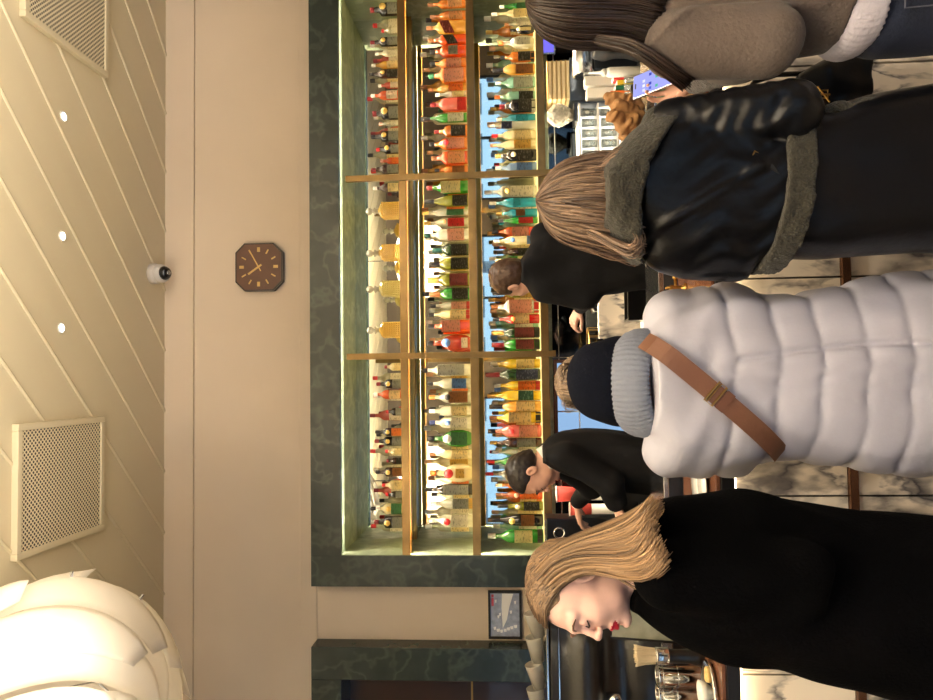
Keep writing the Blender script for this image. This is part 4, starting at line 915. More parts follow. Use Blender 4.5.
# brass tap
c = A(676, 288, 2.60); o = empty('brass_tap', (c.x, 2.62, ZB), 'small polished brass tap fitting on the bar between the leather and white coats', 'tap'); o.scale = (.75, .75, .75)
bm = bmesh.new(); lathe(bm, [(.026, 0), (.026, .008), (.014, .012), (.013, .05), (.019, .06), (.019, .075), (.01, .085)], 18); tube(bm, [(-.045, 0, .05), (.045, 0, .05)], .008, 8); obj('column', bm, BRASS, o, True)
for s_ in (-1, 1):
    bm = bmesh.new(); lathe(bm, [(.006, 0), (.014, .006), (.014, .016), (.006, .022)], 14, c=(0, 0, 0), M=Matrix.Translation((s_*.045, 0, .05)) @ Matrix.Rotation(s_*pi/2, 4, 'Y')); obj('lever', bm, BRASS, o, True)
bm = bmesh.new(); tube(bm, [(0, 0, .07), (0, -.02, .10), (0, -.05, .10), (0, -.06, .075)], .007, 8); obj('spout', bm, BRASS, o, True)

# ---------------- things on the back counter
ZW = .95
def place(ix, iy, Y): return A(ix, iy, Y).x
# white marble chopping panels and black bin by the standing bartender
x0, x1 = A(610, 338, 3.95).x, A(610, 285, 3.95).x
o = box('marble_slab', x0, x1, 3.98, 4.02, ZW, A(598, 310, 4.0).z, WHITEM, None, .002, None); tag(o, 'upright white marble slab on the back counter beside the bartender\'s hand', 'slab')
o = box('marble_board', x0-.02, x1+.05, 3.70, 3.93, ZW, ZW+.03, WHITEM, None, .003); tag(o, 'thick white marble board lying on the steel back worktop', 'board')
o = empty('ice_bin', ((x0+x1)/2+.04, 3.775, ZW+.0305), 'open black box on the marble board in front of the marble slab', 'box'); hw = .11
for n_, a in (('side', (-hw, hw, -.06, -.05, 0, .10)), ('side', (-hw, hw, .05, .06, 0, .10)), ('side', (-hw, -hw+.01, -.05, .05, 0, .10)), ('side', (hw-.01, hw, -.05, .05, 0, .10)), ('base', (-hw+.01, hw-.01, -.05, .05, 0, .01))): box(n_, *a, BLACK, o)
o = empty('wire_basket', (place(590, 345, 4.1), 4.1, ZW), 'gold wire basket on the back counter beside the marble slab', 'basket'); bm = bmesh.new()
for z_ in (.01, .10, .2, .30): tube(bm, [(.10*cos(a*pi/12), .07*sin(a*pi/12), z_) for a in range(24)], .004, 6, closed=True)
for k in range(12): tube(bm, [(.10*cos(k*pi/6), .07*sin(k*pi/6), .01), (.10*cos(k*pi/6), .07*sin(k*pi/6), .30)], .003, 5)
obj('wires', bm, BRASS, o)
# wood framed panel on the backsplash; an added blue glow imitates daylight
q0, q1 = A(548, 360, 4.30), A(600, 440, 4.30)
o = empty('bar_glow_panel', ((q0.x+q1.x)/2, 4.312, ZW), 'small wood framed panel with an added blue glow imitating daylight, behind the navy hat', 'panel'); hw = abs(q0.x-q1.x)/2
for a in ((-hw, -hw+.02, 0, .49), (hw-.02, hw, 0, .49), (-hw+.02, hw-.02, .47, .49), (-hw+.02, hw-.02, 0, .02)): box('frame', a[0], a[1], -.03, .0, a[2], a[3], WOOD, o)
box('pane', -hw+.02, hw-.02, -.010, -.006, .02, .47, emis('blue glow pane', (150, 188, 230), .27), o)
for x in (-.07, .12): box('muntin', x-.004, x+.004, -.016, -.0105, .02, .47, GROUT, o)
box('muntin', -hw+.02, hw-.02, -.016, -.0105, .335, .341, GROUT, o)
# steel cylinder, bottles and boxes of the coffee corner
o = empty('steel_urn', (place(584, 58, 3.95), 3.97, ZW), 'lying brushed steel cylinder on a black cradle near the far end of the back counter', 'urn'); zz = A(584, 58, 3.95).z-ZW
bm = bmesh.new(); lathe(bm, [(.05, -.10), (.064, -.095), (.064, .09), (.05, .10)], 28, M=Matrix.Translation((0, 0, zz)) @ Matrix.Rotation(pi/2, 4, 'Y')); obj('drum', bm, STEEL, o, True)
box('cradle', -.08, .08, -.05, .05, 0, zz-.055, DSTEEL, o, .004)
o = empty('coffee_grinder', (place(610, 35, 3.80), 3.79, ZW), 'grey curved coffee machine head with steel spouts, far end of the back counter', 'coffee machine')
S = Sdf((-.2, -.2, -.01), (.2, .2, .30), .007); S.loft(Loft([(.0, 0, 0, .13, .10, 6), (.04, 0, 0, .13, .10, 6), (.08, 0, .03, .11, .06, 5), (.17, 0, .03, .11, .06, 5), (.21, 0, 0, .13, .11, 4), (.27, 0, 0, .11, .09, 4)], .03)); S.mesh('body', DSTEEL, o)
for x in (-.07, -.02): bm = bmesh.new(); tube(bm, [(x, -.07, .20), (x, -.10, .17), (x, -.10, .13)], .012, 10); obj('spout', bm, CHROME, o, True)
box('tray', -.14, .14, -.125, .1, -.0, .02, BLACK, o)
def squeeze(ix, iy, Y, h, lb):
    o = empty('squeeze_bottle', (place(ix, iy, Y), Y, ZW), lb, 'squeeze bottle', 'white squeeze bottles'); bm = bmesh.new(); lathe(bm, [(.024, 0), (.027, .003), (.027, h*.62), (.020, h*.68)], 18); obj('body', bm, WHITEP, o, True)
    bm = bmesh.new(); lathe(bm, [(.021, h*.68), (.020, h*.74), (.009, h*.78), (.004, h)], 14); obj('nozzle', bm, WHITEP, o, True)
squeeze(595, 73, 3.80, .30, 'white squeeze bottle beside the steel cylinder'); squeeze(598, 108, 3.74, .26, 'white squeeze bottle beside the bright glass rack')
for k, (ix, iy, Y, w_, h_, c, lb) in enumerate([(585, 83, 3.98, .028, .30, (232, 230, 222), 'tall white carton behind the squeeze bottles, nearer the steel cylinder'), (587, 95, 3.98, .028, .29, (226, 224, 216), 'tall white carton behind the squeeze bottles, nearer the glass rack'), (602, 80, 3.85, .012, .16, (206, 44, 44), 'small red carton in front of the white cartons'), (604, 85, 3.85, .012, .14, (240, 206, 50), 'small yellow carton in front of the white cartons'),
        (606, 90, 3.85, .012, .15, (40, 110, 80), 'small green carton in front of the white cartons'), (610, 95.5, 3.85, .014, .18, (238, 120, 44), 'small orange carton in front of the white cartons'), (632, 92, 3.695, .03, .09, (24, 24, 24), 'small black box at the front edge of the back worktop')]):
    o = empty('carton', (place(ix, iy, Y), Y, ZW), lb, 'carton', 'cartons on the back counter'); m_ = mat('carton %d' % k, c, .5); box('box', -w_, w_, -.03, .03, 0, h_, m_, o, .002); box('flap', -w_*.9, w_*.9, -.028, .028, h_, h_+.004, WHITEP if k != 6 else BLACKM, o)
def tumbler(x, y, z, h, r, lb, grp, m_=None):
    bm = bmesh.new(); lathe(bm, [(r*.75, 0), (r*.8, .002), (r, h), (r*.94, h), (r*.72, .008)], 14, caps=False); lathe(bm, [(r*.74, .001), (r*.7, .008)], 14); o = obj('drinking_glass', bm, m_ or CLEARG, None, True); o.location = (x, y, z); return tag(o, lb, 'glass', grp)
for k in range(4): tumbler(place(620, 80+7.6*k, 3.78), 3.785, ZW, .11, .018, 'clear tumbler by the small cartons, %s from the far end' % ORD[k], 'tumblers by the cartons')
# bright glass rack with two tiers of glasses
rx0, rx1 = place(600, 172, 4.05), place(600, 108, 4.05)
o = empty('glass_rack', ((rx0+rx1)/2, 4.07, ZW), 'open white rack of glasses with a lit back on the back counter', 'rack'); hw = abs(rx1-rx0)/2
box('lit_back', -hw, hw, .10, .105, .02, .33, emis('rack light', (255, 244, 220), .7), o); 
for n_, z_ in (('tier', 0.0), ('tier', .115), ('tier', .225), ('top', .33)): box(n_, -hw, hw, -.10, .10, z_, z_+.008, WHITEP, o)
for x in (-hw-.01, hw): box('side', x, x+.01, -.10, .105, 0, .34, DSTEEL, o)
for t_ in range(3):
    for k in range(6): tumbler((rx0+rx1)/2-hw+.035+k*(2*hw-.07)/5, 4.02, ZW+(.0085, .1235, .2335)[t_], .085, .026, 'clear glass on the %s tier of the white rack, %s from its far end' % (('bottom', 'middle', 'top')[t_], ORD[5-k]), 'glasses in the white rack')
# cream tray stack added in place of bright reflections in the tiled mirror
sx = place(555, 84, 4.15)
o = box('tray_stand', sx-.13, sx+.13, 4.09, 4.30, ZW, ZW+.375, DSTEEL, None, .003); tag(o, 'dark steel stand that carries the stack of cream trays', 'stand')
for k in range(5):
    o = empty('reflection_tray', (sx, 4.185, ZW+.376+.0265*k), 'flat cream tray with gilt rim in place of a mirror reflection, %s from the bottom of its stack' % ORD[k], 'tray', 'stacked trays in place of reflections'); box('tray', -.115, .115, -.09, .09, 0, .018, mat('cream lacquer', (244, 224, 176), .3), o, .003); box('gilt_rim', -.117, .117, -.092, .092, .018, .0255, GOLD, o)
S = Sdf((-.12, -.12, -.01), (.12, .12, .20), .004); S.loft(Loft([(0, 0, 0, .03, .03, 2), (.03, 0, 0, .05, .05, 2), (.08, 0, 0, .075, .07, 2), (.13, 0, 0, .07, .065, 2), (.165, 0, 0, .03, .03, 2)], .02)); S.disp(lambda X, Y, Z: .004*np.sin(X*150)*np.sin(Y*150+1)*np.sin(Z*150))
o = box('pedestal', place(556, 116, 4.08)-.055, place(556, 116, 4.08)+.055, 4.02, 4.13, ZW+.3385, ZW+.36, BLACK); tag(o, 'black pedestal on the white glass rack, under the knobbly grey ornament', 'pedestal')
o = S.mesh('stone_ornament', mat('grey knobbly stone', (150, 144, 130), .7, var=.3, vscale=40)); o.location = (place(556, 116, 4.08), 4.075, ZW+.3605); o.scale = (.9, .9, .9); tag(o, 'knobbly grey ornament beside the stack of cream trays', 'ornament')
o = empty('order_screen', (place(547, 42, 4.2), 4.22, ZW), 'small violet lit screen at the far end of the back counter', 'screen'); zz = A(547, 42, 4.2).z-ZW
box('stand', -.02, .02, -.02, .02, 0, zz-.05, BLACK, o); box('case', -.07, .07, -.012, .012, zz-.05, zz+.05, STEEL, o, .003); box('display', -.06, .06, -.0135, -.0122, zz-.04, zz+.04, emis('violet display', (120, 110, 250), .32), o)
# crumpled brown paper bag with white tissue on the ledge behind the bar
PB = mat('brown kraft paper', (164, 122, 78), .8, bump=.4, bscale=30, var=.15, vscale=20)
def crumple(name, c, r, seed, m_, lb, cat, n=9, base=None):
    rr = random.Random(seed); c = Vector(c); S = Sdf(c-Vector((r*1.6, r*1.6, r*1.3)), c+Vector((r*1.6, r*1.6, r*1.6)), .006)
    for k in range(n):
        a = rr.uniform(0, 6.28); q = c+Vector((cos(a)*r*.8, sin(a)*r*.7, rr.uniform(-.5, .8)*r)); S.rc(c+Vector((0, 0, -.3*r)), q, r*.42, r*.25, .006)
    wv = waves(seed, (60, 130), (.003, .0022)); S.disp(lambda X, Y, Z: -np.abs(wv(X, Y, Z))*1.2+.003)
    zb = base
    S.put(tuple(c-Vector((r*3,)*3)), tuple(c+Vector((r*3,)*3)), lambda X, Y, Z: (Z-zb)+0*X+0*Y, .002, True)
    o = S.mesh(name, m_); return tag(o, lb, cat)
c = A(640, 125, 2.98); crumple('paper_bag', (c.x, 2.90, 1.20), .095, 2, PB, 'crumpled brown paper bag on the steel ledge behind the leather coat', 'paper bag', 11, 1.1205)
c = A(648, 150, 2.92); crumple('tissue_paper', (c.x-.055, 2.88, 1.175), .08, 5, mat('white tissue', (214, 204, 196), .8, bump=.3, bscale=40), 'crumpled white tissue beside the brown paper bag', 'tissue', 9, 1.1205)
c = A(670, 100, 2.62); o = box('green_menu_card', c.x-.045, c.x+.035, 2.60, 2.615, ZB, ZB+.09, mat('green card', (96, 132, 96), .5)); tag(o, 'small pale green card standing on the bar beside the phone', 'card')
o = box('menu_holder', c.x-.05, c.x+.05, 2.63, 2.70, ZB, ZB+.07, DWOOD, None, .003); tag(o, 'dark wood block behind the pale green card on the bar', 'block')
# counter things by the leaning bartender
for k, (ix, iy, Y, lb) in enumerate([(563, 494, 3.97, 'larger red paper cup beside the leaning bartender'), (566, 509, 3.92, 'smaller red paper cup beside the leaning bartender'), (552, 469, 4.05, 'red paper cup partly behind the leaning bartender')]):
    zt = A(556, iy, Y).z-ZW; o = empty('paper_cup', (place(ix, iy, Y), Y, ZW), lb, 'cup', 'red paper cups on the back counter'); bm = bmesh.new(); r_ = .045 if k != 1 else .036
    h2 = zt*(1, .86, 1)[k]
    lathe(bm, [(r_*.8, h2-.12), (r_*.82, h2-.118), (r_, h2-.004)], 22); obj('wall', bm, mat('coral red paper', (206, 76, 66), .55), o, True); bm = bmesh.new(); lathe(bm, [(r_*.72, 0), (r_*.8, h2-.121)], 20); obj('clear_base', bm, WHITEP, o, True)
    bm = bmesh.new(); tube(bm, [(r_*cos(a*pi/12), r_*sin(a*pi/12), h2-.003) for a in range(24)], .0025, 6, closed=True); obj('rim', bm, WHITEP, o, True)
o = empty('till_printer', (place(565, 531, 3.94), 3.96, ZW), 'black till printer with a chrome ring, beyond the leaning bartender\'s hand', 'printer'); zz = A(546, 522, 3.9).z-ZW
box('body', -.08, .08, -.07, .07, 0, zz, BLACK, o, .006); bm = bmesh.new(); tube(bm, [(.028*cos(a*pi/12), -.072, zz-.07+.028*sin(a*pi/12)) for a in range(24)], .006, 8, closed=True); obj('ring', bm, CHROME, o, True); box('slot', -.06, .06, -.04, .04, zz, zz+.004, STEEL, o)
o = empty('work_tablet', (place(600, 513, 3.70), 3.72, ZW), 'black tablet with steel edge lying tilted before the leaning bartender', 'tablet'); Mt = Matrix.Translation((0, 0, .11)) @ Matrix.Rotation(radians(35), 4, 'X'); box('slab', -.12, .12, -.006, .006, -.10, .14, BLACK, o, .003, Mt); box('edge', -.121, .121, -.0075, .0075, .14, .146, STEEL, o, 0, Mt); box('stand', -.05, .05, -.02, .05, 0, .10, BLACKM, o)

# ================================================================== PEOPLE
def hairdome(rows, Y, phis, drop=0, ry=1.05, dy=0.0):
    """guides fanned over the back of the head from silhouette rows (V, iy_a, iy_b) at distance Y; phi 0 faces the room, behind the head"""
    P = []
    for r in rows:
        a, b = A(r[0], r[1], Y), A(r[0], r[2], Y); P.append(((a.x+b.x)/2, (a.z+b.z)/2, abs(a.x-b.x)/2, r[3] if len(r) > 3 else dy))
    top = (P[0][0], Y-.005, P[0][1]); G = []
    for ph in phis:
        s_, c_ = sin(radians(ph)), cos(radians(ph))
        G.append([(top[0]+.012*s_, top[1]-.012*c_, top[2]+.001)]+[(x+s_*rx, Y+q-c_*min(rx*ry, .125), z) for x, z, rx, q in P[1:]])
    return G
def under(name, rows, Y, m, parent, shrink=.007, dy=0.0, ry=1.05):
    L = pxloft([r[:3] for r in rows], Y+dy, .1, None, 2.0, .01); L.c[3] = L.c[2]*1.0
    L.c[2] = np.maximum(L.c[2]-shrink, .004); L.c[3] = np.minimum(L.c[2]*ry, .115); S = Sdf((L.t[:, 1].min()-.2, Y-.2, L.z0-.01), (L.t[:, 1].max()+.2, Y+.2, L.z1+.01), .006); S.loft(L, .01)
    o = S.mesh(name, m, parent); at_ = o.data.attributes.new('tint', 'FLOAT', 'POINT'); at_.data.foreach_set('value', np.full(len(o.data.vertices), .12, np.float32)); return o
LEATHER = mat('black leather', (10, 11, 15), .33, spec=.24, bump=.08, bscale=60)
SUEDE = mat('brown suede', (88, 76, 69), .85, sheen=.15, bump=.3, bscale=120, var=.14, vscale=9)
FUR = mat('olive shearling', (46, 43, 34), .95, sheen=.12, bump=.8, bscale=160, var=.3, vscale=60)
FURD = mat('dark brown shearling', (50, 40, 34), .95, sheen=.3, bump=.9, bscale=160, var=.3, vscale=60)
PUFF = mat('white puffer nylon', (172, 172, 187), .55, spec=.35, bump=.12, bscale=25)
NAVY = mat('navy knit', (16, 19, 30), .95, spec=.1, bump=.3, bscale=180)
KNIT = mat('pale grey knit', (116, 122, 138), .9, bump=.2, bscale=150)
BCOAT = mat('black wool coat', (3, 3, 4), .95, spec=.05, bump=.3, bscale=150)
SUIT = mat('black suit cloth', (20, 20, 23), .85, spec=.2, bump=.1, bscale=150)
JEAN = mat('dark blue denim', (26, 34, 54), .85, bump=.25, bscale=200, var=.15, vscale=20)
TAN = mat('tan leather strap', (112, 74, 54), .5, bump=.08, bscale=80)
SHOEM = mat('black shoe leather', (18, 17, 17), .4)
HBRN = hairmat('dark brown hair', (26, 19, 16), (62, 46, 38)); HLGT = hairmat('light brown hair', (66, 50, 41), (150, 122, 99)); HBLD = hairmat('blonde hair', (76, 58, 44), (162, 129, 94)); HSHO = hairmat('short brown hair', (50, 36, 28), (96, 70, 54)); HBLK = hairmat('short black hair', (22, 18, 17), (52, 42, 38)); HGRY = hairmat('grey brown hair', (92, 76, 62), (160, 136, 110))

# ---------------------------------------------------------------- woman in the black leather coat
def leather_woman():
    Y = 1.72; M = rotm(-12, 8); hc = (.435, 1.765, 1.492); shL, shR = A(668, 246, Y), A(672, 126, Y-.05); elL, elR = A(734, 257, Y), A(790, 110, Y-.13)
    wrL, wrR = (.38, 1.97, 1.06), (.66, 1.96, 1.03)
    hip = (.49, 1.73, .88); kn = [(.41, 1.75, .48), (.57, 1.76, .48)]; an = [(.41, 1.72, .10), (.57, 1.73, .10)]
    o = make_body('person', 'person with wavy brown hair in a belted black leather coat, facing the bar', hc, M, .95, (.445, 1.72, 1.345), (shL, shR), (elL, elR), (wrL, wrR), hip, kn, an,
        [((.1, 1, .1), (0, 0, -1), 1, .5), ((-.1, 1, .1), (0, 0, -1), -1, .5)])
    rows = [(634, 160, 236), (648, 130, 254), (664, 108, 268), (690, 98, 276), (720, 100, 275), (745, 107, 268), (770, 116, 262), (790, 116, 261), (812, 110, 261), (850, 101, 259), (933, 88, 254), (1010, 80, 251), (1075, 77, 250)]
    L = pxloft(rows, Y, .14, Y, 2.3, .025); S = Sdf((.10, 1.45, L.z0-.02), (.86, 2.06, L.z1+.03), .0065); S.loft(L, .02)
    S.rc(shR, elR, .066, .064, .006); S.rc(elR, Vector(wrR)+Vector((0, -.05, 0)), .063, .058, .008); S.rc(shL, elL, .070, .062, .03); S.rc(elL, Vector(wrL)+Vector((0, -.05, 0)), .058, .052, .02)
    wv = waves(11, (22, 48), (.0022, .0013), 4); ax = np.array(elR)-np.array(shR); axn = ax/np.linalg.norm(ax); s0 = np.array(shR)
    p0, p1 = A(640, 238, 1.6), A(757, 170, 1.6)
    def disp(X, Y_, Z):
        d = wv(X*1.0, Y_, Z*.45)
        # gathered sleeve
        t = (X-s0[0])*axn[0]+(Y_-s0[1])*axn[1]+(Z-s0[2])*axn[2]; rad = np.sqrt((X-s0[0]-t*axn[0])**2+(Y_-s0[1]-t*axn[1])**2+(Z-s0[2]-t*axn[2])**2)
        g = np.exp(-(rad/.075)**4)*np.exp(-((t-.16)/.14)**4); d = d+g*(.003*np.sin(t*165+9*(X-s0[0])*3+2.2*np.sin(X*60)+Y_*14)-.003)
        # folds falling from the left shoulder and drawn in at the belt
        fold = np.exp(-((Z-1.16)/.13)**2); d = d+fold*.0045*np.sin((X-.445)*95+(Z-1.1)*26+1.3*np.sin(Z*40))*(np.abs(X-.44) < .2)
        lower = np.clip((1.0-Z)/.1, 0, 1); d = d+lower*.0032*np.sin(X*48+np.sin(Z*8)*1.2)
        # raised strap seam across the back
        vx, vz = p1.x-p0.x, p1.z-p0.z; q = np.clip(((X-p0.x)*vx+(Z-p0.z)*vz)/(vx*vx+vz*vz), 0, 1); dd = np.sqrt((X-p0.x-q*vx)**2+(Z-p0.z-q*vz)**2)
        return d-(Y_ < 1.72)*.007*np.exp(-(dd/.011)**4)
    S.disp(disp); S.mesh('leather_coat', LEATHER, o)
    fz = waves(21, (190, 380), (.0005, .0004), 6)
    # shawl collar
    rc_ = [(600, 176, 232), (612, 156, 250), (630, 136, 262), (648, 122, 269), (662, 115, 271), (676, 114, 270)]
    LC = pxloft(rc_, Y, .166, Y+.0, 2.2, .012); S = Sdf((.12, 1.45, LC.z0-.03), (.82, 1.98, LC.z1+.03), .006); S.loft(LC, .01)
    for a, b in ((A(655, 118, 1.66), A(688, 113, 1.66)), (A(655, 262, 1.68), A(662, 268, 1.70))): S.rc(a, b, .026, .02, .02)
    cut = [A(v, i, 1.57) for v, i in ((694, 92), (688, 104), (668, 130), (650, 162), (641, 205), (648, 240), (660, 262), (664, 275))]; cx_ = [p.x for p in cut][::-1]; cz_ = [p.z for p in cut][::-1]
    S.put((.1, 1.4, 1.1), (.85, 2.0, 1.6), lambda X, Y_, Z: (Z-np.interp(X, cx_, cz_).astype(np.float32))+0*Y_, .012, True)
    S.disp(fz); S.mesh('fur_collar', FUR, o)
    # fur belt, with a leather tab and buckle
    S = Sdf((.15, 1.45, .90), (.80, 1.98, 1.14), .0055)
    def ring(X, Y_, Z):
        cx, cy, rx, ry = (float(np.interp(1.04, L.zz, L.c[j])) for j in range(4)); rx += .009; ry += .009
        kk = (np.abs((X-cx)/rx)**2.3+np.abs((Y_-cy)/ry)**2.3)**(1/2.3); d = np.abs((kk-1)*min(rx, ry))-.014
        zc = 1.052-.10*np.clip((X-cx)/.2, -1, 1)**2*0-(X-cx)*.05+.02*((X-cx)/.2)**2*(X < cx); return np.maximum(d, np.abs(Z-zc)-.03)
    S.put((.2, 1.5, .95), (.76, 1.94, 1.12), ring, .008); S.disp(fz); S.mesh('fur_belt', FUR, o)
    # fur trim down the front edge, on the side away from the picture wall
    S = Sdf((.55, 1.45, .3), (.95, 1.98, 1.06), .006); pts = [(808, 128), (835, 119), (870, 114), (905, 110), (933, 107), (1000, 100), (1072, 96)]
    for a, b in zip(pts, pts[1:]): S.rc(A(a[0], a[1], 1.655), A(b[0], b[1], 1.655), .034, .034, .02)
    S.disp(fz); S.mesh('fur_trim', FUR, o)
    S = Sdf((.5, 1.5, .9), (.85, 2.1, 1.2), .006); w_ = Vector(wrR); S.rc(w_+Vector((0, -.07, -.005)), w_+Vector((0, -.02, 0)), .066, .064, .01); S.disp(fz); S.mesh('fur_cuff', FUR, o)
    S = Sdf((.1, 1.6, .9), (.5, 2.1, 1.2), .006); w_ = Vector(wrL); S.rc(w_+Vector((0, -.07, -.005)), w_+Vector((0, -.02, 0)), .060, .058, .01); S.disp(fz); S.mesh('fur_cuff', FUR, o)
    c = A(757, 160, 1.585); bm = bmesh.new(); Mt = Matrix.Translation(c) @ Matrix.Rotation(radians(28), 4, 'Y'); tube(bm, [Mt @ Vector(p) for p in ((-.016, 0, -.013), (.016, 0, -.013), (.016, 0, .013), (-.016, 0, .013))], .0024, 6, closed=True); tube(bm, [Mt @ Vector((-.004, 0, -.013)), Mt @ Vector((-.002, -.002, .014))], .0018, 6); obj('buckle', bm, BRASS, o)
    bm = bmesh.new(); pp = [A(757, 158, 1.588), A(764, 163, 1.583), A(776, 170, 1.578)]; ribbon(bm, pp, [Vector((.011, 0, .007))]*3, [Vector((0, -1, 0))]*3, .004); obj('belt_tab', bm, LEATHER, o)
    trousers(o, hip, kn, an, SUIT, r=(.13, .085, .065, .06)); shoes(o, an, SHOEM)
    hr = [(538, 190, 212), (545, 180, 226), (556, 167, 237), (572, 161, 243), (590, 158, 247), (608, 157, 252), (624, 160, 254), (634, 163, 254), (643, 172, 252)]
    under('hair_underlayer', hr, 1.735, HLGT, o, .010, .01, .95)
    G = hairdome(hr, 1.735, [-112, -85, -60, -35, -12, 12, 35, 60, 85, 112], ry=.98, dy=.01)
    hair('hair', G, 1900, HLGT, o, wid=.0032, jit=.0065, wave=.017, wf=9, grad=.35, seed=3, inner=.012, ctr=(.435, 1.745, 1.50), tip=.35)
    # flyaway curls over the collar on the far side
    G = [[A(580, 174, 1.70), A(606, 162, 1.65), A(618, 150, 1.62), A(628, 150, 1.62), A(634, 158, 1.61), A(630, 166, 1.61)], [A(575, 180, 1.70), A(604, 170, 1.64), A(620, 162, 1.61), A(632, 165, 1.60), A(638, 174, 1.60), A(632, 182, 1.60)], [A(576, 224, 1.70), A(604, 236, 1.64), A(622, 246, 1.62), A(634, 250, 1.61), A(641, 243, 1.61), A(637, 236, 1.61)]]
    hair('hair_curls', [G[0], G[1]], 130, HLGT, o, wid=.0026, jit=.006, seed=8, inner=.004); hair('hair_curls', [G[2], [p+Vector((-.012, .01, 0)) for p in G[2]]], 100, HLGT, o, wid=.0026, jit=.006, seed=9, inner=.004)
leather_woman()

# ---------------------------------------------------------------- person in the white puffer
def puffer():
    Y = 1.88; M = rotm(0, 38); hc = (-.012, 1.968, 1.458); shL, shR = A(668, 452, Y), A(668, 316, Y); elL, elR = A(732, 450, Y+.03), A(732, 309, Y+.03)
    wrL, wrR = (-.14, 2.12, 1.10), (.12, 2.12, 1.10); hip = (-.02, 1.90, .82); kn = [(-.11, 1.92, .45), (.07, 1.92, .45)]; an = [(-.11, 1.88, .10), (.07, 1.88, .10)]
    o = make_body('person', 'person in a long white quilted puffer coat with a navy hat and tan crossbody strap', hc, M, .95, (-.012, 1.87, 1.31), (shL, shR), (elL, elR), (wrL, wrR), hip, kn, an,
        [((.25, 1, .15), (0, 0, -1), 1, .6), ((-.25, 1, .15), (0, 0, -1), -1, .6)])
    rows = [(645, 338, 430), (655, 316, 446), (665, 303, 461), (680, 297, 468), (712, 290, 470), (735, 289, 467), (757, 295, 459), (780, 294, 459), (800, 291, 462), (820, 288, 467), (850, 284, 471), (880, 279, 473), (933, 272, 477), (1010, 268, 480), (1060, 270, 478)]
    L = pxloft(rows, Y, .155, Y, 2.5, .018); S = Sdf((-.42, 1.58, L.z0-.03), (.42, 2.16, L.z1+.03), .0068); S.loft(L, .02)
    for s_, e_, w_ in ((shL, elL, wrL), (shR, elR, wrR)): S.rc(s_, e_, .070, .062, .04); S.rc(e_, Vector(w_)+Vector((0, -.04, 0)), .060, .055, .03)
    seams = [A(v, 382, 1.73).z for v in (733, 779, 822, 868, 913, 960, 1008, 1056)]; wv = waves(31, (30, 70), (.0016, .0011), 5); xc = A(800, 353, 1.73).x
    def disp(X, Y_, Z):
        zz = Z+.012*np.sin(X*11+1)*.6+.004*np.sin(X*37); d = 0*X+0*Y_+0*Z+wv(X, Y_, Z*.6); below = zz < seams[0]+.03
        dist = np.min([np.abs(zz-s_) for s_ in seams], 0); puffy = .008*(1-np.exp(-dist/.012))
        wr = .0035*np.sin(X*70+3*np.sin(X*23)+Z*10)*np.exp(-dist/.02)
        yoke = np.clip((zz-seams[0])/.06, 0, 1); crease = .004*np.sin(X*30+Z*42)*np.exp(-((Z-1.22)/.05)**2)*yoke
        g = .010*np.exp(-((X-xc+.02*np.sin(Z*6))/.007)**2)*(Y_ < Y)*(zz < seams[0]); return d-puffy*(1-yoke*.55)+wr+crease+g+.008
    S.disp(disp); S.mesh('puffer_coat', PUFF, o)
    # rolled ribbed collar, higher at the nape
    S = Sdf((-.22, 1.66, 1.22), (.20, 2.10, 1.50), .0045); Rm = np.array(Matrix.Rotation(radians(-33), 3, 'X')); c = np.array((-.016, 1.885, 1.345))
    def tor(X, Y_, Z):
        x, y, z = X-c[0], Y_-c[1], Z-c[2]; q = [Rm[0, i]*x+Rm[1, i]*y+Rm[2, i]*z for i in range(3)]
        a = np.arctan2(q[1]/.105, q[0]/.117); k = np.sqrt((q[0]/.117)**2+(q[1]/.105)**2); d = (k-1)*.111
        return np.sqrt((d*1.25)**2+(q[2]*.62)**2)-.033+.0022*np.cos(a*62)
    S.put((-.2, 1.7, 1.25), (.17, 2.07, 1.46), tor, .004); S.mesh('ribbed_collar', KNIT, o)
    # navy hat pulled over the back of the head
    S = Sdf((-.18, 1.7, 1.32), (.16, 2.2, 1.66), .0045); hcc = np.array(A(606, 382, 1.905)); RM = rotm(0, 38)
    S.ell(hcc+[0, .01, .0], (.108, .118, .104), RM, .01); S.ell(hcc+[0, -.0, -.035], (.116, .112, .07), RM, .02)
    n = np.array((0, .62, .78)); n /= np.linalg.norm(n); dd = float(n@(hcc+n*.086))
    S.put(hcc-.3, hcc+.3, lambda X, Y_, Z: dd-(n[0]*X+n[1]*Y_+n[2]*Z), .012, True)
    wv2 = waves(6, (26,), (.003,), 4); S.disp(lambda X, Y_, Z: wv2(X, Y_, Z)+.0022*np.sin((Z*.8-Y_*.6)*70)); S.mesh('navy_hat', NAVY, o)
    G = []
    for k in range(9):
        a = radians(-80+20*k); b = Vector(A(596, 382, 1.985)); G.append([b+Vector((sin(a)*.075, .01-cos(a)*.06, -.02)), b+Vector((sin(a)*.082, -cos(a)*.058, .022)), b+Vector((sin(a)*.070, -cos(a)*.040, .052)), b+Vector((sin(a)*.035, .012-cos(a)*.012, .070)), b+Vector((sin(a)*.01, .03, .072))])
    hair('hair', G, 700, HGRY, o, wid=.003, jit=.005, wave=.004, seed=12, inner=.01, ctr=(-.012, 1.985, 1.47), skull=(hc, M, .95))
    cap_hair('hair_underlayer', hc, M, .95, HGRY, o, [(0, .25, 1, .0)], 1.06)
    G = [[A(578, 404, 1.92), A(570, 409, 1.91), A(565, 406, 1.91), A(566, 398, 1.91)], [A(575, 370, 1.92), A(566, 366, 1.91), A(561, 372, 1.91), A(564, 382, 1.91)]]
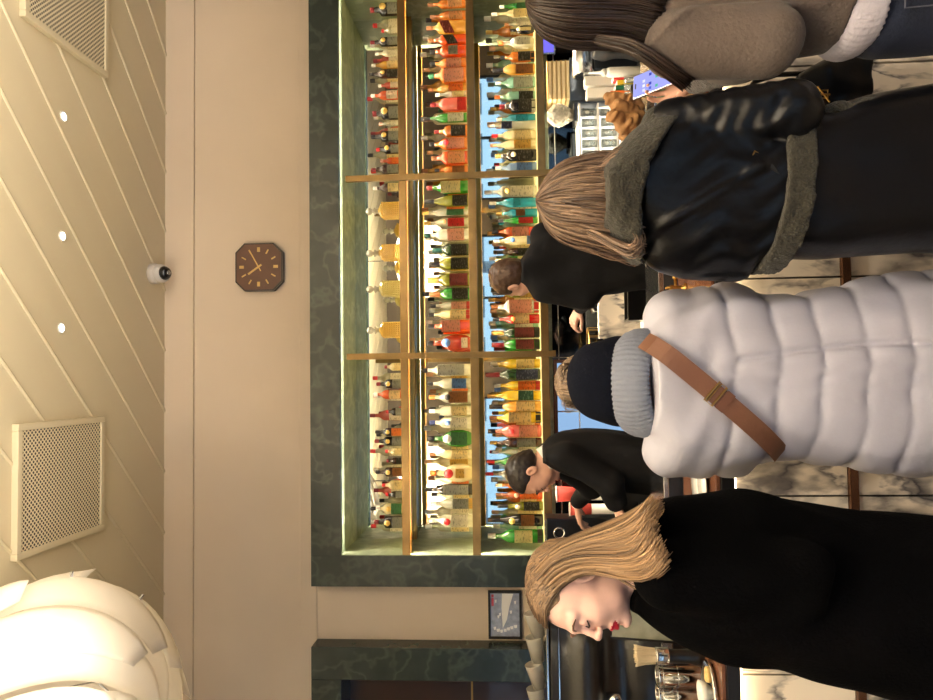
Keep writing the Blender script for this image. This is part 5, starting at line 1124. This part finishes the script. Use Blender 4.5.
    hair('hair_wisps', [G[0], [p+Vector((.01, 0, .004)) for p in G[0]]], 16, HGRY, o, wid=.0018, jit=.006, seed=13, inner=0); hair('hair_wisps', [G[1], [p+Vector((.01, 0, .004)) for p in G[1]]], 16, HGRY, o, wid=.0018, jit=.006, seed=14, inner=0)
    # tan crossbody strap with a gold slide buckle
    e0, e1 = A(648, 339, 1.72), A(796, 462, 1.72); N = 26; pts = []; ws = []; ns = []
    dirv = (e1-e0); dirv.y = 0; dirv.normalize(); wdir = Vector((dirv.z, 0, -dirv.x))
    for i in range(N):
        t = i/(N-1); p = e0.lerp(e1, t); z = p.z; x = p.x
        pz = min(z, L.z1-.004); q = L.back(x, pz, .011); pts.append(Vector((x, q-(.004 if .1 < t else 0), z))); ws.append(wdir*.0235); ns.append(Vector((0, -1, 0)))
    for i in range(1, N-1): pts[i].y = (pts[i-1].y+pts[i].y*2+pts[i+1].y)/4
    pts[0].y = pts[1].y+.03; pts[0].z += .0; pts[-1].y += .03
    bm = bmesh.new(); ribbon(bm, pts, ws, ns, .0035); st = obj('crossbody_strap', bm, TAN, o)
    for t, nm in ((.455, 'slide_buckle'),):
        i = int(t*(N-1)); c = pts[i]+Vector((0, -.005, 0)); u = (pts[i+1]-pts[i-1]).normalized(); v = wdir
        bm = bmesh.new(); cr = [c+u*a+v*b for a, b in ((-.006, -.028), (.016, -.028), (.016, .028), (-.006, .028))]; tube(bm, cr, .003, 6, closed=True); tube(bm, [c+v*-.028, c+v*.028], .002, 6); obj(nm, bm, BRASS, st)
        bm = bmesh.new(); ribbon(bm, [c+u*.022, c+u*.044], [v*.0255]*2, [Vector((0, -1, 0))]*2, .003); obj('keeper_loop', bm, mat('brown keeper', (104, 66, 48), .45), st)
    trousers(o, hip, kn, an, SUIT, r=(.13, .085, .065, .065)); shoes(o, an, SHOEM)
puffer()

# ---------------------------------------------------------------- blonde woman in black
def blonde():
    Y = 1.62; M = rotm(124, 5); hc = (-.484, 1.632, 1.556); sc = 1.0
    shL, shR = A(668, 575, 1.47), (-.38, 1.77, 1.29); elL, elR = A(800, 575, 1.45), (-.42, 1.83, 1.03); wrL, wrR = A(775, 622, 1.56), (-.60, 1.82, 1.04)
    hip = (-.51, 1.62, .88); kn = [(-.55, 1.54, .48), (-.53, 1.72, .48)]; an = [(-.53, 1.53, .10), (-.51, 1.73, .10)]
    o = make_body('person', 'person with long blonde hair and red lips in a black coat, looking down', hc, M, sc, (-.425, 1.63, 1.37), (shL, shR), (elL, elR), (wrL, wrR), hip, kn, an,
        [((.1, 1, -.3), (1, 0, -.2), 1, .7), ((.1, -1, -.4), (1, 0, -.2), -1, .7)], SKINP, True, .0033, 80)
    rows = [(632, 570, 604, .06), (639, 548, 614, .075), (648, 524, 624, .10), (658, 507, 632, .13), (680, 499, 645, .155), (707, 494, 656), (743, 492, 662), (775, 499, 667), (800, 505, 675), (840, 510, 684), (870, 512, 689), (903, 513, 697), (933, 513, 700), (1010, 512, 708), (1060, 514, 706)]
    L = pxloft(rows, Y, .165, Y, 2.2, .018); S = Sdf((-.86, 1.32, L.z0-.03), (-.12, 2.0, L.z1+.03), .0065); S.loft(L, .02)
    for s_, e_, w_ in ((shL, elL, wrL), (shR, elR, wrR)): S.rc(s_, e_, .070, .066, .05); S.rc(e_, Vector(e_)*.15+Vector(w_)*.85, .063, .052, .03)
    wv = waves(41, (24, 55), (.0028, .0016), 5); S.disp(lambda X, Y_, Z: wv(X, Y_, Z*.6)+.003*np.sin((X+.4*Z)*60)*np.exp(-((Z-1.22)/.12)**2)); S.mesh('black_coat', BCOAT, o)
    P = lambda x, y, z: Vector(tuple(np.array(hc)+M@(np.array((x, y, z))*sc)))
    for s_ in (-1, 1):
        bm = bmesh.new(); tube(bm, [P(s_*.015, .0935, .019), P(s_*.026, .0940, .0262), P(s_*.038, .088, .0265), P(s_*.048, .077, .020)], [.0016, .0026, .0026, .0012], 6); obj('eyebrow', bm, mat('brown eyebrow', (96, 66, 52), .8), o, True)
        bm = bmesh.new(); tube(bm, [P(s_*.018, .0850, -.003), P(s_*.026, .0905, -.0085), P(s_*.036, .0895, -.0088), P(s_*.046, .0810, -.0045)], [.0012, .002, .0022, .0012], 6); obj('lash_line', bm, mat('dark lashes', (44, 30, 28), .8), o, True)
    HB = HBLD; gs = [
     [(547, 601, 1.60), (553, 592, 1.56), (566, 579, 1.542), (582, 567, 1.540), (600, 566, 1.535), (620, 574, 1.48), (642, 577, 1.42), (655, 572, 1.385), (663, 561, 1.375)],
     [(541, 598, 1.615), (546, 588, 1.575), (560, 573, 1.545), (580, 565, 1.535), (605, 564, 1.51), (630, 569, 1.45), (648, 567, 1.395), (657, 560, 1.38), (661, 552, 1.375)],
     [(537, 592, 1.63), (540, 580, 1.585), (553, 564, 1.550), (573, 555, 1.535), (598, 553, 1.515), (622, 557, 1.46), (640, 553, 1.42), (649, 544, 1.40), (652, 536, 1.40)],
     [(535, 586, 1.645), (537, 572, 1.60), (549, 556, 1.565), (570, 545, 1.55), (595, 538, 1.53), (618, 533, 1.50), (636, 524, 1.46), (647, 514, 1.45), (653, 506, 1.45)],
     [(534, 582, 1.66), (536, 566, 1.64), (548, 550, 1.61), (570, 539, 1.60), (594, 531, 1.58), (618, 522, 1.56), (636, 514, 1.53), (648, 507, 1.51), (656, 502, 1.50)],
     [(535, 582, 1.68), (538, 566, 1.69), (550, 553, 1.675), (572, 543, 1.665), (596, 536, 1.655), (620, 528, 1.64), (640, 520, 1.63), (652, 512, 1.62), (660, 508, 1.62)],
     [(536, 584, 1.69), (541, 570, 1.715), (555, 560, 1.72), (575, 553, 1.72), (598, 548, 1.715), (620, 542, 1.70), (640, 536, 1.69), (652, 530, 1.69), (660, 526, 1.69)]]
    def mir(p):
        q = (np.array(p)-np.array(hc))@M; q[0] *= -1; q[1] -= .055*min(1, max(0, (.03-q[2])/.07)); return Vector(tuple(np.array(hc)+M@q))
    part = [(0, .078, .080), (0, .064, .095), (0, .046, .106), (0, .024, .113), (0, -.002, .115), (0, -.03, .113), (0, -.055, .106)]
    G = [[P(*pt)]+[A(*p) for p in g] for pt, g in zip(part, [gs[0], gs[1], gs[2], gs[3], gs[4]])]
    G2 = [[g[0]]+[mir(p) for p in g[1:]] for g in G]
    hair('hair', G, 2000, HB, o, wid=.0028, jit=.005, wave=.004, wf=5, grad=.5, seed=5, inner=.014, ctr=hc, tip=.3, skull=(hc, M, sc))
    hair('hair', G2, 900, HB, o, wid=.003, jit=.005, wave=.004, wf=5, grad=.5, seed=15, inner=.014, ctr=hc, tip=.3, skull=(hc, M, sc))
    G3 = [[P(*part[4])]+[A(*p) for p in gs[4]], [P(*part[5])]+[A(*p) for p in gs[5]], [P(*part[5])]+[A(*p) for p in gs[6]], [P(*part[4])]+[mir(A(*p)) for p in gs[4]]]
    hair('hair', G3, 900, HB, o, wid=.003, jit=.005, wave=.004, wf=5, grad=.5, seed=25, inner=.014, ctr=hc, tip=.3, skull=(hc, M, sc))
    cap_hair('hair_underlayer', hc, M, sc, HB, o, [(0, -1, .78, -.004), (0, -.12, 1, -.075)], .985)
    gs3 = [[(590, 571, 1.535), (612, 574, 1.51), (630, 585, 1.49), (640, 590, 1.48), (648, 584, 1.475), (652, 574, 1.47)]]
    g = [A(*p) for p in gs3[0]]; hair('hair_wisps', [g, [p+Vector((.012, .004, .002)) for p in g]], 10, HB, o, wid=.0016, jit=.004, seed=16, inner=0)
    trousers(o, hip, kn, an, SUIT, r=(.11, .075, .055, .05), by=80); shoes(o, an, SHOEM, 80)
blonde()

# ---------------------------------------------------------------- woman in the brown suede jacket
def suede_woman():
    Y = 1.66; xc = A(720, -16, Y).x; M = rotm(0, 22); hc = (xc-.005, 1.70, 1.525)
    shL, shR = A(676, 40, Y-.04), A(676, -76, Y); elL, elR = A(768, 42, Y-.07), A(772, -92, Y); wrL = A(694, 79, 2.00); wrR = (xc+.10, 1.98, 1.12)
    hip = (xc, 1.68, .92); kn = [(xc-.085, 1.70, .49), (xc+.085, 1.71, .49)]; an = [(xc-.09, 1.67, .10), (xc+.09, 1.69, .10)]
    o = make_body('person', 'person with long dark hair in a brown suede jacket and jeans, holding a phone', hc, M, .97, (xc, 1.67, 1.36), (shL, shR), (elL, elR), (wrL, wrR), hip, kn, an,
        [((-.02, .62, .62), (.12, -.75, .6), -1, .62, .9), ((-.4, 1, .1), (0, 0, -1), -1, .5)])
    rows = [(636, -40, 4), (648, -66, 30), (664, -90, 48), (690, -96, 56), (740, -92, 52), (790, -90, 50), (826, -92, 52), (834, -92, 52)]
    L = pxloft(rows, Y, .135, Y+.01, 2.4, .02); S = Sdf((xc-.42, 1.42, L.z0-.02), (xc+.42, 2.05, L.z1+.04), .0068); S.loft(L, .02)
    S.rc(shL, elL, .074, .072, .008); S.rc(elL, elL.lerp(wrL, .55), .066, .055, .02); S.rc(shR, elR, .072, .066, .03); S.rc(elR, Vector(elR).lerp(Vector(wrR), .8), .062, .052, .02)
    wv = waves(51, (20, 48), (.0034, .002), 5)
    def seam(X, Z, a, b):
        vx, vz = b.x-a.x, b.z-a.z; t = np.clip(((X-a.x)*vx+(Z-a.z)*vz)/(vx*vx+vz*vz), 0, 1); return np.sqrt((X-a.x-t*vx)**2+(Z-a.z-t*vz)**2)
    def disp(X, Y_, Z):
        s1 = np.minimum(seam(X, Z, A(640, 48, 1.55), A(690, 8, 1.55)), seam(X, Z, A(690, 8, 1.55), A(828, 2, 1.55)))
        return wv(X, Y_, Z*.6)-.007*np.exp(-(s1/.008)**2)*(Y_ < Y)
    S.disp(disp); S.mesh('suede_jacket', SUEDE, o)
    fz = waves(22, (190, 380), (.0005, .0004), 6)
    S = Sdf((wrL.x-.16, 1.68, .95), (elL.x+.12, 2.05, 1.36), .0055); S.rc(elL.lerp(wrL, .42), elL.lerp(wrL, .93), .056, .046, .01); S.disp(fz); S.mesh('shearling_cuff', FURD, o)
    # pale ribbed sweater below the jacket, jeans under it
    sw = [(818, -70, 30), (830, -84, 46), (838, -88, 53), (850, -88, 54), (862, -88, 50), (868, -88, 46)]
    LS = pxloft(sw, Y, .125, Y+.01, 2.4, .01); S = Sdf((xc-.3, 1.45, LS.z0-.02), (xc+.3, 1.9, LS.z1+.02), .005); S.loft(LS, .01); S.disp(lambda X, Y_, Z: .0009*np.sin(np.arctan2(Y_-Y, X-xc)*70)); S.mesh('ribbed_sweater', mat('pale lavender knit', (196, 192, 204), .9, bump=.2, bscale=120), o)
    trousers(o, (xc, 1.68, .86), kn, an, JEAN, 'jeans', (.150, .098, .075, .07)); shoes(o, an, SHOEM)
    bm = bmesh.new()
    for s_ in (-1, 1):
        cx = xc+s_*.075; pp = [(cx-.05, .82), (cx+.05, .82), (cx+.046, .73), (cx, .70), (cx-.046, .73)]
        tube(bm, [(x, 1.68-.122-.002+abs(x-xc)*.10, z) for x, z in pp], .0022, 6, closed=True)
    obj('pocket_stitching', bm, mat('denim stitching', (84, 86, 100), .8), o)
    hr = [(527, -14, 14), (531, -26, 26), (540, -38, 35), (555, -46, 43), (575, -48, 47), (600, -46, 45), (622, -46, 46), (638, -44, 52), (650, -42, 56)]
    under('hair_underlayer', hr, Y+.025, HBRN, o, .010, -.005, .95)
    G = hairdome(hr, Y+.02, [-105, -80, -55, -30, -8, 15, 40, 65, 95], ry=1.0, dy=-.01)
    hair('hair', G, 1700, HBRN, o, wid=.003, jit=.005, wave=.004, wf=6, seed=7, inner=.012, ctr=(hc[0], hc[1], 1.50), tip=.3)
    G = [[A(588, 40, 1.665), A(612, 46, 1.62), A(630, 50, 1.58), A(650, 62, 1.58), A(668, 74, 1.60), A(684, 86, 1.64)], [A(588, 34, 1.655), A(612, 38, 1.60), A(630, 40, 1.56), A(652, 52, 1.56), A(672, 68, 1.58), A(690, 80, 1.62)]]
    hair('hair_tress', G, 220, HBRN, o, wid=.0028, jit=.004, seed=17, inner=.004)
    return wrL
wrist = suede_woman()
# phone in her hand
dv = Vector((-.02, .62, .62)).normalized(); nv = Vector((.12, -.75, .6)); nv = (nv-dv*nv.dot(dv)).normalized(); c = Vector(wrist)+dv*.106+nv*.034+Vector((.022, 0, 0))
o = empty('mobile_phone', c, 'pale framed phone with lit lavender home screen, held before the suede jacket', 'phone')
xv = (-nv).cross(dv); Mt = Matrix(((xv.x, -nv.x, dv.x), (xv.y, -nv.y, dv.y), (xv.z, -nv.z, dv.z))).to_4x4()
box('case', -.037, .037, -.004, .004, -.075, .075, mat('silver phone frame', (190, 186, 196), .25, .8), o, .003, Mt)
sc_ = box('display', -.0345, .0345, -.0047, -.0041, -.072, .072, emis('lavender screen', (172, 176, 250), .28), o, 0, Mt)
IC = [(236, 238, 255), (92, 104, 214), (92, 196, 160), (250, 250, 250), (70, 80, 190), (150, 120, 220)]
for i in range(4):
    for j in range(3):
        if (i+j) % 4 == 3: continue
        x, z = -.022+.0145*i, .035-.022*j; box('app_icon', x-.0042, x+.0042, -.0053, -.0048, z-.0042, z+.0042, emis('app icon %d' % ((i*3+j) % 6), IC[(i*3+j) % 6], .28), sc_, 0, Mt)
box('camera_pill', -.008, .008, -.0053, -.0048, .062, .066, BLACK, sc_, 0, Mt)
# black handbag hanging against the bar front
c = A(842, 88, 2.14); o = empty('handbag', (c.x, 2.19, c.z-.09), 'black leather handbag with gold toggle hanging against the marble bar front', 'handbag')
S = Sdf((-.16, -.11, -.02), (.16, .11, .30), .0055); S.loft(Loft([(0, 0, 0, .085, .055, 4), (.03, 0, 0, .115, .062, 3.5), (.10, 0, 0, .118, .06, 3), (.15, 0, 0, .10, .05, 2.6), (.185, 0, 0, .07, .035, 2.4), (.20, 0, 0, .045, .02, 2.2)], .03)); wv = waves(61, (40, 90), (.0015, .001)); S.disp(wv); S.mesh('bag_body', LEATHER, o)
bm = bmesh.new(); tube(bm, [(-.07, -.02, .17), (-.06, -.03, .26), (-.03, -.03, .33), (.01, -.0, .36), (.05, 0, .33), (.07, 0, .26), (.07, 0, .17)], .008, 8); tube(bm, [(-.02, -.035, .18), (.0, -.04, .235), (.015, -.04, .25)], [.010, .011, .006], 8); obj('handles', bm, LEATHER, o, True)
bm = bmesh.new(); tube(bm, [(-.035, -.066, .14), (-.012, -.068, .14), (-.012, -.068, .165), (-.035, -.066, .165)], .003, 6, closed=True); tube(bm, [(-.048, -.067, .135), (0, -.07, .17)], .0026, 6); tube(bm, [(-.026, -.07, .135), (-.026, -.074, .17)], .003, 6); obj('gold_toggle', bm, BRASS, o)
bm = bmesh.new(); tube(bm, [(.01, -.0, .352), (.012, .03, .365), (.012, .10, .37), (.012, .135, .36)], .005, 8); tube(bm, [(.012, .131, .34), (.012, .131, .40)], .006, 8); hk = obj('bag_hook', bm, BRASS); hk.location = o.location; tag(hk, 'short brass hook on the bar front carrying the black handbag', 'hook')

# ---------------------------------------------------------------- bartenders
def bartender_standing():
    Y = 3.42; M = rotm(38, 14); hc = (.495, 3.46, 1.685); shL, shR = A(543, 288, Y), A(543, 238, Y); elL, elR = A(586, 298, Y-.01), A(600, 232, Y+.05)
    wrL = A(580, 307, 3.62); wrR = (.62, 3.66, 1.20); hip = (.595, 3.42, .90); kn = [(.51, 3.42, .49), (.69, 3.42, .49)]; an = [(.51, 3.39, .10), (.69, 3.39, .10)]
    o = make_body('person', 'person with short brown hair in a black jacket, back turned at the counter', hc, M, 1.0, (.51, 3.42, 1.50), (shL, shR), (elL, elR), (wrL, wrR), hip, kn, an,
        [((-.75, .35, .35), (.1, .3, -1), 1, .8), ((0, 1, 0), (0, 0, -1), -1, .5)])
    rows = [(521, 262, 282), (526, 252, 286), (534, 240, 295), (547, 230, 300), (575, 224, 301), (600, 222, 294), (640, 220, 292), (690, 218, 292), (706, 219, 291)]
    L = pxloft(rows, Y, .125, Y, 2.3, .02); S = Sdf((.10, 3.2, L.z0-.02), (.95, 3.80, L.z1+.03), .008); S.loft(L, .02)
    S.rc(shL, elL, .066, .060, .03); S.rc(elL, elL.lerp(wrL, .8), .056, .044, .02); S.rc(shR, elR, .064, .056, .03); S.rc(elR, Vector(elR).lerp(Vector(wrR), .85), .054, .042, .02)
    wv = waves(71, (25, 60), (.0025, .0012), 5); S.disp(lambda X, Y_, Z: wv(X, Y_, Z*.6)); S.mesh('black_jacket', SUIT, o)
    cap_hair('hair', hc, M, 1.0, HSHO, o, [(0, -1, .55, -.035), (0, -.2, 1, -.055)], 1.03)
    trousers(o, hip, kn, an, SUIT, r=(.15, .1, .075, .075)); shoes(o, an, SHOEM); return wrL
wl = bartender_standing()
c = A(590, 303, 3.60); bm = bmesh.new(); Mt = Matrix.Translation(c) @ Matrix.Rotation(radians(62), 4, 'Y'); lathe(bm, [(.016, -.055), (.019, -.05), (.010, 0), (.021, .06), (.022, .064)], 18, M=Mt); o = obj('cocktail_jigger', bm, STEEL, None, True); tag(o, 'steel jigger held in the hand of the standing bartender', 'jigger')
def bartender_leaning():
    Y = 3.27; M = rotm(98, 30); hc = tuple(A(531, 474, 3.27)); shL, shR = A(566, 456, 3.12), A(562, 462, 3.43); elL, elR = A(610, 484, 3.09), A(590, 486, 3.50)
    wrL, wrR = A(617, 505, 3.14), A(577, 503, 3.60); hip = (-.42, 3.28, .90); kn = [(-.44, 3.19, .49), (-.44, 3.37, .49)]; an = [(-.40, 3.18, .10), (-.40, 3.38, .10)]
    o = make_body('person', 'person with short black hair and white collar in a black suit, leaning', hc, M, .98, tuple(A(553, 456, 3.27)), (shL, shR), (elL, elR), (wrL, wrR), hip, kn, an,
        [((-1, .1, -.2), (0, .2, -1), 1, .5), ((-.8, .3, -.1), (-.3, .2, -1), -1, .55, 1.08)], by=92)
    rows = [(543, 446, 460), (549, 438, 466), (562, 432, 474), (585, 430, 484), (609, 430, 490), (650, 434, 493), (690, 438, 493), (706, 440, 492)]
    L = pxloft(rows, Y, .17, Y, 2.2, .02); S = Sdf((-.95, 2.98, L.z0-.02), (-.10, 3.75, L.z1+.04), .008); S.loft(L, .02)
    for s_, e_, w_ in ((shL, elL, wrL), (shR, elR, wrR)): S.rc(s_, e_, .064, .058, .03); S.rc(e_, e_.lerp(w_, .86), .054, .043, .02)
    wv = waves(81, (25, 60), (.0028, .0014), 5); S.disp(lambda X, Y_, Z: wv(X, Y_, Z*.6)); S.mesh('suit_jacket', SUIT, o)
    nbp = np.array(A(548, 459, 3.27)); S = Sdf(nbp-.13, nbp+.13, .004); RM = rotm(98, 32)
    def tor(X, Y_, Z):
        x, y, z = X-nbp[0], Y_-nbp[1], Z-nbp[2]; q = [RM[0, i]*x+RM[1, i]*y+RM[2, i]*z for i in range(3)]; return np.maximum(np.abs(np.sqrt(q[0]**2+q[1]**2)-.062)-.005, np.abs(q[2])-.022)
    S.put(nbp-.1, nbp+.1, tor, .004); WS = mat('white shirt cotton', (226, 224, 222), .7); S.mesh('shirt_collar', WS, o)
    for e_, w_ in ((elL, wrL), (elR, wrR)):
        S = Sdf(np.array(w_)-.1, np.array(w_)+.1, .004); S.rc(e_.lerp(w_, .84), e_.lerp(w_, .95), .036, .035, .003); S.mesh('shirt_cuff', WS, o)
    cap_hair('hair', hc, M, .98, HBLK, o, [(0, -1, .75, -.005), (0, -.22, 1, -.045)], 1.05)
    P = lambda x, y, z: Vector(tuple(np.array(hc)+M@(np.array((x, y, z))*.98)))
    for s_ in (-1, 1):
        bm = bmesh.new(); tube(bm, [P(s_*.014, .094, .020), P(s_*.030, .092, .026), P(s_*.046, .076, .019)], [.003, .0036, .0014], 6); obj('eyebrow', bm, mat('black eyebrow', (36, 28, 26), .8), o, True)
        bm = bmesh.new(); tube(bm, [P(s_*.019, .0845, -.004), P(s_*.031, .0885, -.0085), P(s_*.0445, .079, -.0045)], [.0012, .0019, .001], 6); obj('lash_line', bm, MATS['dark lashes'], o, True)
    trousers(o, hip, kn, an, SUIT, r=(.15, .1, .075, .075), by=92); shoes(o, an, SHOEM, 92)
bartender_leaning()
